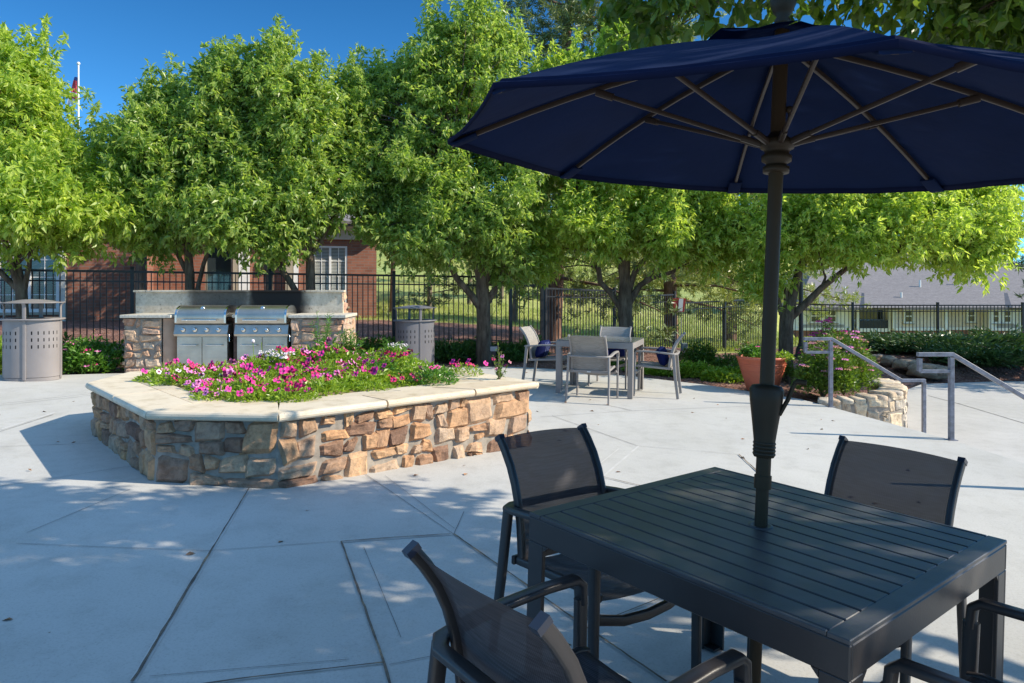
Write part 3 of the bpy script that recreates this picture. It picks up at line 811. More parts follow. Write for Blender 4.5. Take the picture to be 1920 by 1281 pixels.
for kind, lf, nl, hh in (('low', 'grn', 900, .15), ('tall', 'grn2', 800, .27)):
    pass
names = {'magenta': 'magenta petunia', 'pink': 'pink petunia', 'crimson': 'crimson petunia', 'purple': 'purple petunia'}
fol = {}
for v in range(4):
    for hh in ('low', 'tall'):
        rg = np.random.default_rng(200+v)
        o = leafy('foliage', rg, 620 if hh == 'low' else 520, .21, .21, .12 if hh == 'low' else .24, .042 if hh == 'low' else .055, M['grn' if (hh == 'low' or v % 2) else 'grn2'], None)
        fol[(hh, v)] = o.data; bpy.data.objects.remove(o)
cnt = 0
for (x, y) in cells:
    back = smooth(6.3, 7.4, y)*smooth(-2.9, -2.2, x)
    hh = 'tall' if prng.random() < back*.8 else 'low'
    kind = prng.choices(['magenta', 'pink', 'crimson', 'purple', 'none'], [6.0, 3.6, 1.8, .35, .8 if x < -1.6 else 3])[0]
    nb = 0 if kind == 'none' else prng.choice([5, 6, 7, 9, 10, 12])
    if kind == 'none':
        e = empty('bedding_plant', (x, y, ZC-.05), prng.random()*6, 'low green bedding plant without open flowers among the petunias in the planter', 'plant', 'green bedding plants in the planter')
    else:
        e = empty('petunia_plant', (x, y, ZC-.05), prng.random()*6, names[kind]+' in flower, one of many filling the stone planter', 'flower', names[kind]+' plants in the planter')
    link('foliage', fol[(hh, prng.randrange(4))], e)
    sv = prng.uniform(.85, 1.2); e.scale = (sv, sv, sv*prng.uniform(.85, 1.2))
    h0 = .12 if hh == 'low' else .23
    for _ in range(nb):
        a = prng.random()*2*PI; r = .2*math.sqrt(prng.random())
        kk = kind if prng.random() < .8 else prng.choice(['magenta', 'magenta', 'pink', 'pink', 'crimson', 'white'])
        put_blossom(e, kk, (r*math.cos(a), r*math.sin(a), h0*math.sqrt(1-r*r/.05*.5)+prng.uniform(.0, .035)), prng, prng.uniform(.8, 1.25))
# white alyssum, weeds, seed heads
for i, (px, py, Y) in enumerate(((505, 676, 7.2), (532, 679, 7.0), (746, 668, 8.0))):
    x = (px-960)/F*Y
    e = empty('alyssum_plant', (x, Y, ZC-.03), 0, ['white alyssum flowering behind the petunias near the right-hand grill', 'white alyssum cluster just right of its twin among magenta petunias', 'white alyssum at the back corner of the planter by the grey trash can'][i], 'flower', 'white alyssum in the planter')
    leafy('foliage', np.random.default_rng(i), 260, .10, .08, .22, .03, M['grn'], e)
    r_ = random.Random(i); mb = MB(); mb.lathe([(0, .205), (.04, .200), (.045, .185)], 14)
    for _ in range(60):
        a = r_.random()*6.28; r = .11*math.sqrt(r_.random()); mb.lathe([(0, .006), (.009, .002), (.006, -.005)], 6, (r*math.cos(a), r*math.sin(a)*.8, .225+r_.uniform(-.02, .02)))
    mb.build('blossom_cluster', PET['white'], e)
def tall_weed(base, h, spread, seed, label, mat='grn2', n_st=7, name='tall_weed'):
    rg = np.random.default_rng(seed); e = empty(name, base, 0, label, 'plant')
    mb = MB(); Ps = []; Ds = []
    for s_ in range(n_st):
        a = rg.random()*6.28; tip = Vector((math.cos(a)*spread*rg.random(), math.sin(a)*spread*rg.random(), h*(.55+.45*rg.random()) if s_ else h))
        mb.tube([(0, 0, 0), tip*.5+Vector((0, 0, .02)), tip], [.005, .004, .002], 5)
        for k in range(38):
            t = .15+.85*k/38; Ps.append(np.array(tip)*t); a2 = k*2.4
            Ds.append([math.cos(a2), math.sin(a2), .55])
    mb.build('stem', M['grn2'], e); P = np.array(Ps); D = unit(np.array(Ds)+rg.normal(size=P.shape)*.2)
    L = .085*(.6+.6*rg.random(len(P)))*(1.1-.5*P[:, 2]/h)
    np_mesh('foliage', leaf_quads(P, D, unit(rg.normal(size=P.shape)*.4+np.array([0, 0, 1.])), L, L*.2), 4, M[mat], e)
    return e
tall_weed((-2.12, 8.0, ZC-.03), .60, .16, 4, 'tall feathery green weed rising above the petunias beside the right grill pier')
tall_weed((-1.75, 7.7, ZC-.03), .44, .24, 14, 'shorter bushy green weed spreading in the middle of the planter', n_st=13)
tall_weed((-1.3, 7.6, ZC-.03), .34, .24, 15, 'bushy green weed at the edge of the bare soil in the planter', n_st=9)
for i, (px, py, Y) in enumerate(((474, 640, 7.6), (490, 642, 7.6))):
    x = (px-960)/F*Y; z = H+(YH-py)/F*Y
    e = empty('seed_head', (x, Y, ZC), 0, ['dandelion seed head on a tall stalk before the right-hand grill', 'thin bare seed stalk beside the dandelion head'][i], 'plant')
    mb = MB(); mb.tube([(0, 0, 0), (.01, 0, (z-ZC)*.5), (0, 0, z-ZC)], .003, 5); mb.build('stalk', M['grn'], e)
    if i == 0:
        mb = MB(); mb.lathe([(.0, -.022), (.016, -.016), (.022, 0), (.016, .016), (0, .022)], 12, (0, 0, z-ZC)); mb.build('seed_ball', PET['white'], e)
# plant growing through the coping corner
e = empty('trailing_plant', (-.12, 6.62, ZC), 0, 'straggly grey-green plant with pink blooms growing from a hole in the right coping end', 'plant')
mb = MB(); rg = random.Random(9); PP = []
for s_ in range(9):
    a = rg.random()*6.28; t_ = Vector((math.cos(a)*.11*rg.random()+.02, math.sin(a)*.11*rg.random(), rg.uniform(.1, .27)))
    if s_ == 0: t_ = Vector((-.01, 0, .32))
    mb.tube([(0, 0, -.01), t_*.5, t_], [.004, .003, .002], 5)
    for k in range(22): PP.append(np.array(t_)*(.15+.85*k/22))
mb.build('stem', M['twig'], e); PP = np.array(PP); nr = np.random.default_rng(9)
L = .035*(.6+.7*nr.random(len(PP))); np_mesh('foliage', leaf_quads(PP, unit(nr.normal(size=PP.shape)+np.array([0, 0, .4])), unit(nr.normal(size=PP.shape)*.4+np.array([0, 0, 1.])), L, L*.4), 4, M['shrub'], e)
for p, k in (((-.05, -.02, .19), 'crimson'), ((.06, 0, .13), 'crimson'), ((.10, .0, .16), 'dusty'), ((-.02, -.05, .10), 'dusty'), ((.03, .03, .21), 'pink')): put_blossom(e, k, p, rg, .7)
e = empty('petunia_plant', (-.45, 6.92, ZC-.02), 0, 'crimson petunia trailing over the coping near the right end of the planter', 'flower')
leafy('foliage', np.random.default_rng(5), 300, .16, .13, .12, .035, M['grn'], e)
for _ in range(8): put_blossom(e, rg.choice(['crimson', 'crimson', 'magenta']), (rg.uniform(-.15, .2), rg.uniform(-.12, .1), rg.uniform(.08, .17)), rg, 1.0)

# ------------------------------------------------------------------ grill island
IY = 10.35; IX0, IX1 = -5.62, -2.42
gbase = gz(-4.0)-.02
isl = empty('grill_island', (-4.0, IY, 0), 0, 'stone faced grill island with granite backsplash blackened by smoke', 'grill island')
ZT = 1.0
def rx(px, Y=IY): return (px-960)/F*Y
pl0, pl1, pr0, pr1 = IX0, rx(302), rx(545), IX1
seeds = 0
TI = Matrix.Translation((4.0, -IY, 0))
for (a, b) in ((pl0, pl1), (pr0, pr1)):
    mb = MB(); mcore = MB()
    stone_face(mb, (a, IY-.0), (b, IY-.0), gbase, gbase, ZT-.05, 61+seeds, .02, (.16, .34), (.09, .17)); 
    stone_face(mb, (b, IY), (b, IY+.7), gbase, gbase, ZT-.05, 63+seeds, .02) if a == pr0 else None
    stone_face(mb, (a, IY+.7), (a, IY), gbase, gbase, ZT-.05, 65+seeds, .02) if a == pl0 else None
    mcore.box(((a+b)/2, IY+.375, (gbase+ZT-.055)/2), (b-a-.01, .72, ZT-.055-gbase)); seeds += 7
    mb.build('stone_facing', M['stone_light'], isl, TI); mcore.build('pier_core', M['mortar'], isl, TI)
# rounded return beside the left pier
mb = MB(); vs = []
for k in range(9):
    a = PI/2*k/8; x = pl1+.02+.19*math.sin(a); y = IY+.21-.19*math.cos(a)
    vs += [(x, y, gbase), (x, y, ZT-.055)]
mb.add(vs, [(2*k, 2*k+2, 2*k+3, 2*k+1) for k in range(8)], 0, True)
mb.box((pl1+.105, IY+.48, (gbase+ZT-.06)/2), (.2, .5, ZT-.06-gbase)); mb.build('rounded_return', M['stucco'], isl, TI)
for cx_, w_, d_ in (((pl0+pl1)/2+.06, pl1-pl0+.2, .76), ((pr0+pr1)/2, pr1-pr0+.05, .76), (rx(441), .13, .6)):
    mb = MB(); mb.box((cx_, IY+.34, ZT-.022), (w_, d_, .045), bev=.006); mb.build('counter', M['counter'], isl, TI)
bs0, bs1 = rx(257, 11.0), rx(644, 11.0)
mb = MB(); mb.box((0, 0, 0), (bs1-bs0, .08, .36)); mb.box((0, -.003, .19), (bs1-bs0+.05, .14, .03), bev=.004)
o = mb.build('backsplash', M['granite'], isl); o.location = ((bs0+bs1)/2+4.0, .65, 1.145)
mb = MB(); stone_face(mb, (bs1+.01, IY+.60), (bs1+.01, IY+.80), gbase, gbase, 1.32, 91, .02); mb.build('stone_end', M['stone_light'], isl, TI)
mb = MB(); mb.box(((pl1+pr0)/2+.1, IY+.705, (gbase+1.0)/2), (pr0-pl1+.1, .04, 1.0-gbase-.05)); mb.box((rx(441), IY+.38, (gbase+ZT-.06)/2), (.10, .62, ZT-.06-gbase))
mb.build('sooty_divider', M['sooty'], isl, TI)
def make_grill(x, label):
    r = empty('gas_grill', (x, IY+.02, gbase+.0), 0, label, 'grill', 'stainless gas grills')
    w = .735; zt = .60   # top of cabinet
    mb = MB(); mb.box((0, .28, zt/2+.02), (w, .5, zt-.04)); mb.build('cabinet', M['steel'], r)
    for s in (-1, 1):
        mb = MB(); mb.box((s*w/4, .018, zt/2+.02), (w/2-.008, .02, zt-.07), bev=.003); d = mb.build('door', M['steel'], r)
        mb = MB(); xx = s*w/4; mb.tube([(xx-.12, -.03, zt-.13), (xx+.12, -.03, zt-.13)], .007, 8); mb.tube([(xx-.10, -.03, zt-.13), (xx-.10, .012, zt-.13)], .006, 6); mb.tube([(xx+.10, -.03, zt-.13), (xx+.10, .012, zt-.13)], .006, 6)
        mb.build('handle', M['chrome'], d)
    mb = MB(); p = [(-.03, zt+.0), (-.045, zt+.03), (.0, zt+.165), (.06, zt+.175), (.45, zt+.175), (.45, zt)]
    vs = [(sx*(w/2+.02), y, z) for sx in (-1, 1) for y, z in p]; k = len(p)
    mb.add(vs, [tuple(range(k)), tuple(range(k, 2*k))[::-1]]+[(i, i+k, (i+1) % k+k, (i+1) % k) for i in range(k)]); cp = mb.build('control_panel', M['steel'], r)
    for i in range(4):
        mb = MB(); Mx = Matrix.Translation((-.255+.17*i, -.032, zt+.09)) @ Matrix.Rotation(rad(90-18), 4, 'X')
        mb.lathe([(0.034, 0), (.034, .008), (.026, .012), (.024, .034), (.018, .04), (0, .04)], 20, M=Mx)
        mb.box((0, 0, .045), (.008, .04, .014), M=Mx); mb.build('knob', M['chrome'], cp)
    # hood: curved profile
    mb = MB(); prof = [(-.035, zt+.18), (-.045, zt+.19), (-.045, zt+.30), (-.04, zt+.315)]
    for q in range(1, 9):
        a = PI/2*q/8; prof.append((-.04+.23*(1-math.cos(a)), zt+.315+.125*math.sin(a)))
    prof += [(.33, zt+.43), (.44, zt+.36), (.45, zt+.18)]
    vs = [(sx*(w/2-.004), y, z) for sx in (-1, 1) for y, z in prof]; k = len(prof)
    mb.add(vs, [tuple(range(k)), tuple(range(k, 2*k))[::-1]]); mb.add(vs, [(i, i+k, (i+1) % k+k, (i+1) % k) for i in range(k)], 0, True)
    hd = mb.build('hood', M['steel'], r)
    for sx in (-1, 1):
        mb = MB(); pr2 = [(y-.004 if y < .3 else y, z+.004) for y, z in prof]
        vs = [(sx*(w/2-.004)+dx*sx, y, z) for dx in (-.022, .006) for y, z in pr2]
        mb.add(vs, [tuple(range(k)), tuple(range(k, 2*k))[::-1]]+[(i, i+k, (i+1) % k+k, (i+1) % k) for i in range(k)])
        mb.build('end_cap', M['chrome'], hd)
    mb = MB(); mb.tube([(-.25, -.085, zt+.235), (.25, -.085, zt+.235)], .013, 12)
    for s in (-1, 1): mb.tube([(s*.2, -.085, zt+.235), (s*.2, -.04, zt+.235)], .010, 8)
    mb.build('handle', M['chrome'], hd)
    mb = MB(); Mx = Matrix.Translation((0, .035, zt+.405)) @ Matrix.Rotation(rad(50), 4, 'X'); mb.lathe([(.032, -.01), (.032, .012), (.024, .016), (0, .016)], 18, M=Mx); mb.build('thermometer', M['chrome'], hd)
    mb = MB(); mb.tube([(w/2+.025, -.03, zt+.03), (w/2+.045, -.03, zt+.02), (w/2+.045, -.03, zt-.08)], .006, 6); mb.build('side_hook', M['chrome'], r)
    return r
make_grill(rx(377), 'stainless steel gas grill with clean hood, the one beside the rounded left pier')
make_grill(rx(490), 'stainless steel gas grill with greenish stained hood under the blackest soot')

# ------------------------------------------------------------------ litter bins
def make_bin(mat, label, loc, rz):
    r = empty('trash_can', loc, rz, label, 'trash can', 'oval metal trash cans'); a, b = .335, .25; hb = .80
    NA, rows = 144, []
    zs = [.05, .07, .43, .475, .52, .565, .61, .655, .74, hb]
    def P(k, z, off=0):
        t = 2*PI*k/NA; e = 2.4
        cx_ = math.copysign(abs(math.cos(t))**(2/e), math.cos(t)); sy_ = math.copysign(abs(math.sin(t))**(2/e), math.sin(t))
        return ((a-off)*cx_, (b-off)*sy_, z)
    mb = MB(); vs = [P(k, z) for z in zs for k in range(NA)]; fs = []
    for i in range(len(zs)-1):
        for k in range(NA):
            slot = i in (2, 4, 6) and k % 5 == 2 and (k % 36) not in (0, 1, 2, 3, 33, 34, 35)
            if not slot: fs.append((i*NA+k, i*NA+(k+1) % NA, (i+1)*NA+(k+1) % NA, (i+1)*NA+k))
    mb.add(vs, fs, 0, True); mb.build('body_shell', mat, r)
    mb = MB(); vs = [P(k, z, .02) for z in (.05, hb-.01) for k in range(NA)]; mb.add(vs, [(k, (k+1) % NA, NA+(k+1) % NA, NA+k) for k in range(NA)]+[tuple(range(NA, 2*NA))], 0); mb.build('liner', M['liner'], r)
    mb = MB()
    for z0, z1, o_ in ((0.0, .045, .004), ):
        vs = [P(k, z, o_) for z in (z0, z1) for k in range(NA)]; mb.add(vs, [(k, (k+1) % NA, NA+(k+1) % NA, NA+k) for k in range(NA)]+[tuple(range(NA, 2*NA))])
    mb.build('base', mat, r)
    mb = MB(); vs = [P(k, z, o_) for z, o_ in ((hb-.005, -.03), (hb+.012, -.045), (hb+.02, -.03), (hb+.015, .10)) for k in range(NA)]
    mb.add(vs, [(i*NA+k, i*NA+(k+1) % NA, (i+1)*NA+(k+1) % NA, (i+1)*NA+k) for i in range(3) for k in range(NA)], 0, True)
    mb.add(vs[:NA], [tuple(range(NA))[::-1]]); mb.build('rim', mat, r)
    for s, q in ((0, -1), (0, 1), (-1, 0), (1, 0)):
        mb = MB(); x, y = s*(a+.004), q*(b+.004)
        mb.sweep([(x, y, .02), (x, y, hb+.17), (x*1.02, y*1.02, hb+.20), (x*1.14, y*1.1, hb+.232)], .045, .012, (0, 1, 0) if s else (1, 0, 0), rr=.2); mb.build('upright', mat, r)
    mb = MB(); prof = [(.0, .278), (.12, .272), (.24, .255), (.34, .235), (.385, .236), (.385, .228), (.34, .224), (.2, .238), (0, .25)]
    mb.lathe([(q, z+hb-.005) for q, z in prof], 40, sy=b/a*1.02); mb.build('hood', mat, r)
    return r
make_bin(M['binmetal'], 'taupe oval metal trash can standing in sun by the left flower bed', (-6.40, 9.55, gz(-6.2)), rad(12))
make_bin(M['binmetal2'], 'grey oval metal trash can in shade between grill island and tree', (rx(778, 12.3), 12.3, gz(-1.7)-.04), rad(30))

# ------------------------------------------------------------------ chairs
def make_chair(name, label, cat_group, mf, msl, capm, tilt=0):
    r = empty(name, (0, 0, 0), 0, label, 'chair', cat_group)
    backp = [(-.205, .39), (-.212, .46), (-.222, .53), (-.238, .60), (-.262, .67), (-.295, .735), (-.335, .79), (-.372, .832)]
    X = .226
    for s in (-1, 1):
        mb = MB(); mb.sweep([(s*X, y, z) for y, z in backp], .022, .034, (1, 0, 0)); b_ = mb.build('back_rail', mf, r)
        mb = MB(); y, z = backp[-1]; mb.beam((s*X, y+.004, z-.006), (s*X, y-.006, z+.009), .025, .037, up=(0, 1, .8)); mb.build('end_cap', capm, b_)
    # slings
    nxs = 14
    def slingmesh(nm, path, sag, width):
        mb = MB(); vs = []
        for (y, z) in path:
            for i in range(nxs+1):
                u = i/nxs*2-1; d = sag*(1-u*u); 
                if nm == 'seat_sling': vs.append((u*width, y, z-d))
                else: vs.append((u*width, y-d, z+d*.25))
        mb.add(vs, [(a*(nxs+1)+b, a*(nxs+1)+b+1, (a+1)*(nxs+1)+b+1, (a+1)*(nxs+1)+b) for a in range(len(path)-1) for b in range(nxs)], 0, True)
        return mb.build(nm, msl, r)
    bp = [(y+.004, z) for y, z in backp]; fine = []
    for a, b in zip(bp[:-1], bp[1:]):
        for k in range(2): fine.append((a[0]+(b[0]-a[0])*k/2, a[1]+(b[1]-a[1])*k/2))
    fine.append(bp[-1]); slingmesh('back_sling', fine, .022, X-.008)
    seatp = [(.235, .395), (.225, .415), (.19, .420), (.10, .412), (0, .402), (-.1, .397), (-.19, .398)]
    slingmesh('seat_sling', seatp, .018, X-.002)
    for s in (-1, 1):
        mb = MB(); mb.sweep([(s*(X+.004), .235, .402), (s*(X+.004), .20, .412), (s*(X+.004), .05, .402), (s*(X+.004), -.12, .392), (s*(X+.004), -.22, .385)], .022, .030, (1, 0, 0)); mb.build('seat_rail', mf, r)
    mb = MB(); mb.sweep([(-.262, .215, .35), (-.22, .225, .325), (-.12, .238, .303), (0, .243, .297), (.12, .238, .303), (.22, .225, .325), (.262, .215, .35)], .02, .035, (0, 1, 0)); mb.build('front_stretcher', mf, r)
    mb = MB(); mb.box((0, -.235, .385), (.50, .018, .034), bev=.004); st = mb.build('rear_stretcher', mf, r)
    mb = MB(); mb.box((0, -.2455, .385), (.045, .004, .014)); mb.build('maker_tag', M['white_tag'], st)
    za = .605
    arm = [(-.268, .245, za-.075), (-.268, .24, za-.018), (-.268, .218, za), (-.268, .10, za+.004), (-.268, -.05, za-.002), (-.268, -.20, za-.018), (-.256, -.262, za-.024), (-.215, -.292, za-.027), (0, -.300, za-.028)]
    arm += [(-x, y, z) for x, y, z in arm[-2::-1]]
    sides = []
    for i, p in enumerate(arm):
        sides.append((0, 0, 0))
    N = len(arm); A = [Vector(p) for p in arm]
    for i in range(N):
        d = (A[min(i+1, N-1)]-A[max(i-1, 0)]).normalized()
        if i < 2: sides[i] = (1, 0, 0)
        elif i > N-3: sides[i] = (-1, 0, 0)
        else:
            sd = d.cross(Vector((0, 0, -1))).normalized(); sides[i] = tuple(sd)
    # make the width direction continuous
    for i in range(1, N):
        if Vector(sides[i]).dot(Vector(sides[i-1])) < -.2: sides[i] = tuple(-Vector(sides[i]))
    mb = MB(); mb.sweep(arm, .042, .024, sides, rr=.35); mb.build('arm_rail', mf, r)
    for s in (-1, 1):
        mb = MB(); mb.sweep([(s*.268, .252, 0), (s*.268, .246, .3), (s*.268, .243, za-.06)], .026, .042, (1, 0, 0), rr=.3, taper=[.88, .95, 1]); mb.build('leg', mf, r)
        mb = MB(); mb.sweep([(s*.268, -.325, 0), (s*.264, -.285, .3), (s*.256, -.262, za-.03)], .026, .042, (1, 0, 0), rr=.3, taper=[.88, 1, 1.05]); mb.build('leg', mf, r)
    return r
def place(o, x, y, rz, tilt, z=None, label=None, group=None):
    o.location = (x, y, gz(x) if z is None else z)
    o.rotation_euler = (Matrix.Rotation(tilt, 3, 'Y') @ Matrix.Rotation(rz, 3, 'Z')).to_euler()
    if label: o['label'] = label
    if group: o['group'] = group
    return o
TC = Vector((.760, 2.233)); tu = Vector((math.cos(-.876), math.sin(-.876))); tv = Vector((-tu.y, tu.x))
g1 = 'charcoal sling chairs around the near table'
proto = make_chair('sling_armchair', 'x', g1, M['chairdark'], M['sling'], M['cap'])
def chair_at(o, c, out, dist, lat=0, turn=0, tilt=S, **kw):
    side = Vector((-out.y, out.x)); p = c+out*dist+side*lat; fwd = -out
    rz = math.atan2(fwd.y, fwd.x)-PI/2+turn
    return place(o, p.x, p.y, rz, tilt, **kw)
ch2 = copy_tree(proto); ch3 = copy_tree(proto); ch4 = copy_tree(proto)
chair_at(proto, TC, -tu, .67, 0, rad(-3), label='charcoal sling chair tucked under the near table on the planter side', group=g1)
chair_at(ch2, TC, tv, .655, .0, rad(1), label='charcoal sling chair behind the near table, its back toward the railings', group=g1)
chair_at(ch3, TC, -tv, .765, 0, 0, label='charcoal sling chair pulled out closest to the camera, back toward the viewer', group=g1)
chair_at(ch4, TC, tu, .74, 0, 0, label='charcoal sling chair mostly cut off at the lower right corner of the near table', group=g1)
# ------------------------------------------------------------------ near table
def make_table(name, label, loc, rz, L, W_, h, tilt, mt, mf, slats):
    r = empty(name, loc, rz, label, 'table', None, tilt)
    lw = .068; ap = .078; th = .012
    if slats:
        mb = MB(); fr = .052
        for s in (-1, 1):
            mb.box((s*(L/2-fr/2), 0, h-.006), (fr, W_, .012), bev=.002)
        e_ = .012
        for s in (-1, 1): mb.box((0, s*(W_/2-e_/2), h-.006), (L-2*fr-.002, e_, .012), bev=.002)
        mb.build('end_board', mt, r)
        ns = 13; iw = (W_-2*e_-.003); sw = iw/ns
        mb = MB()
        for i in range(ns): mb.box((0, -iw/2+sw*(i+.5), h-.0056), (L-2*fr-.0008, sw-.0075, .010), bev=.002)
        mb.build('slats', mt, r)
        mb = MB(); mb.box((0, 0, h-.035), (L-.06, W_-.06, .006)); mb.build('underside', M['liner'], r)
        mb = MB(); mb.lathe([(.024, h+.0005), (.030, h+.0025), (.037, h+.0015), (.037, h-.004)], 24); mb.build('umbrella_ring', mt, r)
    else:
        mb = MB(); mb.box((0, 0, h-.004), (L-.01, W_-.01, .010), bev=.002); mb.build('tabletop', mt, r)
    mb = MB()
    for s in (-1, 1):
        mb.box((0, s*(W_/2-th/2), h-.012-ap/2), (L-.0, th, ap), bev=.003); mb.box((s*(L/2-th/2), 0, h-.0125-ap/2), (th, W_-2*th-.001, ap), bev=.003)
    mb.build('apron', mf, r)
    for sx in (-1, 1):
        for sy in (-1, 1):
            mb = MB(); hz = h-.012-ap
            mb.box((sx*(L/2-lw/2), sy*(W_/2-th/2-.0004), hz/2), (lw, th, hz), bev=.002); mb.box((sx*(L/2-th/2-.0004), sy*(W_/2-th-(lw-th)/2), hz/2), (th, lw-th, hz), bev=.002)
            # little gusset plates at the top and a foot plate
            for (gx, gy) in ((1, 0), (0, 1)):
                g_ = .018
                if gx: vs = [(sx*(L/2-lw), sy*(W_/2-.001), hz), (sx*(L/2-lw-g_), sy*(W_/2-.001), hz), (sx*(L/2-lw), sy*(W_/2-.001), hz-g_)]; off_ = Vector((0, -sy*(th-.002), 0))
                else: vs = [(sx*(L/2-.001), sy*(W_/2-lw), hz), (sx*(L/2-.001), sy*(W_/2-lw-g_), hz), (sx*(L/2-.001), sy*(W_/2-lw), hz-g_)]; off_ = Vector((-sx*(th-.002), 0, 0))
                v2 = [Vector(v)+off_ for v in vs]; mb.add(vs+v2, [(0, 1, 2), (5, 4, 3), (0, 3, 4, 1), (1, 4, 5, 2), (2, 5, 3, 0)])
            mb.box((sx*(L/2-lw/2), sy*(W_/2-lw/2), .008), (lw-.014, lw-.014, .010)); mb.build('leg', mf, r)
    return r
make_table('patio_table', 'square charcoal slatted table in the foreground with the umbrella through its middle', (TC.x-.004, TC.y, gz(TC.x)), -.876, 1.031, 1.02, .73, S, M['tabledark'], M['chairdark'], True)
# ------------------------------------------------------------------ far table set
FC = Vector((1.222, 9.857)); fu = Vector((math.cos(-.336), math.sin(-.336))); fv = Vector((-fu.y, fu.x))
make_table('patio_table', 'taupe parsons table with dark glassy top under the trees by the fence', (FC.x, FC.y, gz(FC.x)), -.336, 1.034, .92, .73, .01, M['taupetop'], M['taupe'], False)
g2 = 'taupe sling chairs around the far table'
tproto = make_chair('sling_armchair', 'x', g2, M['taupe'], M['slingtaupe'], M['taupe'])
t2 = copy_tree(tproto); t3 = copy_tree(tproto); t4 = copy_tree(tproto)
chair_at(tproto, FC, -fv, .745, .06, 0, .01, label='taupe sling chair with its back to the camera at the far table', group=g2)
chair_at(t2, FC, fu, .725, .10, rad(2), .01, label='taupe sling chair in profile on the flower pot side of the far table', group=g2)
chair_at(t3, FC, -fu, .78, -.15, 0, .01, label='taupe sling chair beside the planter end of the far table', group=g2)
chair_at(t4, FC, fv, .68, .0, 0, .01, label='taupe sling chair behind the far table in front of the tree trunk', group=g2)
def pillow(ch, label, y=-.10, z=.53, tiltx=-18, mats=('pillow',), s=(.22, .065, .13), x=0, stripe=False):
    o = empty('throw_pillow', (0, 0, 0), 0, label, 'pillow', 'navy pillows on the taupe chairs')
    Mx = Matrix.Translation(ch.location) @ ch.rotation_euler.to_matrix().to_4x4() @ Matrix.Translation((x, y, z)) @ Matrix.Rotation(rad(tiltx), 4, 'X')
    o.matrix_world = Mx; o.location = Mx.translation; o.rotation_euler = Mx.to_euler()
    mb = MB(); N1, N2 = 20, 12; vs = []
    for i in range(N1+1):
        u = i/N1*2-1
        for j in range(2*N2):
            v = j/N2*2-1 if j < N2 else 1-(j-N2)/N2*2
            sd = 1 if j < N2 else -1
            pf = max(0, (1-u**4)*(1-v**4))**.5
            vs.append((u*s[0]*(1-.06*v*v), sd*s[1]*pf, v*s[2]*(1-.08*u*u)))
    mb.add(vs, [(i*2*N2+j, i*2*N2+(j+1) % (2*N2), (i+1)*2*N2+(j+1) % (2*N2), (i+1)*2*N2+j) for i in range(N1) for j in range(2*N2)], 0, True)
    mb.build('cover', M[mats[0]], o)
    if stripe:
        mb = MB()
        for q in (-.25, .05, .4):
            vs = []
            for i in range(13):
                v = (i/12*2-1)*.93; pf = max(0, (1-q**4)*(1-v**4))**.5
                for dx in (-.012, .012): vs.append((q*s[0]+dx+.05*v, s[1]*pf+.004, v*s[2]*(1-.08*q*q)))
            mb.add(vs, [(2*i, 2*i+1, 2*i+3, 2*i+2) for i in range(12)])
        mb.build('pattern_band', M['pillowstripe'], o)
    return o
pillow(t2, 'navy pillow leaning on the chair nearest the flower pot')
pillow(t3, 'navy pillow with pale pattern on the chair by the planter', stripe=True)
pillow(t4, 'navy pillow on the chair behind the far table')
pillow(tproto, 'navy pillow with pale pattern on the chair facing away from the camera', stripe=True)

# ------------------------------------------------------------------ umbrella
ub = empty('patio_umbrella', (.777, TC.y, gz(TC.x)), 0, 'large navy market umbrella on a bronze pole through the near table', 'umbrella')
UB = Vector(ub.location)
kS = .873
UC = Vector((.976*kS, 2.635*kS, H+(1.954-H)*kS))-UB; UR = 1.249*kS
axis = (UC+Vector((.0, .0, .0))).normalized()
foot = Vector((0, 0, .03))
p73 = Vector((.0, .0, .73)); 
ax = (UC-p73).normalized(); top = p73+ax*((2.30-UB.z-.73)/ax.z)
mb = MB(); mb.tube([p73-ax*.70, p73+ax*.12], .0195, 18); mb.tube([p73+ax*.12, top], .0225, 18)
mb.tube([p73+ax*.115, p73+ax*.155], .0262, 18)
mb.build('pole', M['bronze'], ub)
mb = MB(); mb.lathe([(0, .0), (.24, .0), (.25, .012), (.24, .03), (.06, .055), (.034, .06), (.032, .20), (0, .20)], 28); mb.build('base', M['bronze'], ub)
def AX(t): return p73+ax*t
qx = Vector((0, 0, 1)).rotation_difference(ax).to_matrix().to_4x4()
def onpole(z): # z above ub origin
    p = p73+ax*((z-.73)/ax.z); m = qx.copy(); m.translation = p; return m
zc = H+(YH-795)/F*2.24-UB.z
mb = MB(); mb.lathe([(.030, -.105), (.033, -.100), (.033, -.055), (.040, .0), (.050, .07), (.053, .105), (.045, .118), (.024, .122)], 24, M=onpole(zc), sx=1.0, sy=.9)
for k in range(4): mb.lathe([(.0335, -.098+.011*k), (.0352, -.095+.011*k), (.0335, -.091+.011*k)], 24, M=onpole(zc))
crank = mb.build('crank_housing', M['plastic'], ub)
mo = onpole(zc)
mb = MB(); a0 = mo @ Vector((.035, -.02, .03)); a1 = mo @ Vector((.074, -.03, .130)); mb.sweep([a0, (a0+a1)/2+Vector((.004, 0, 0)), a1], .016, .010, (0, 1, 0)); mb.tube([a1, a1+Vector((.008, -.0, .008)), a1+Vector((.034, -.012, .004))], [.007, .009, .0085], 10)
mb.build('crank_handle', M['bronze'], crank)
vx = []
for k in range(8):
    a = 2.967-k*PI/4; dx, dy = UR*math.cos(a), UR*math.sin(a); vx.append(UC+Vector((dx, dy, -.059*dx+.021*dy)))
apex = p73+ax*((2.262-UB.z-.73)/ax.z); 
NR, NT = 14, 10
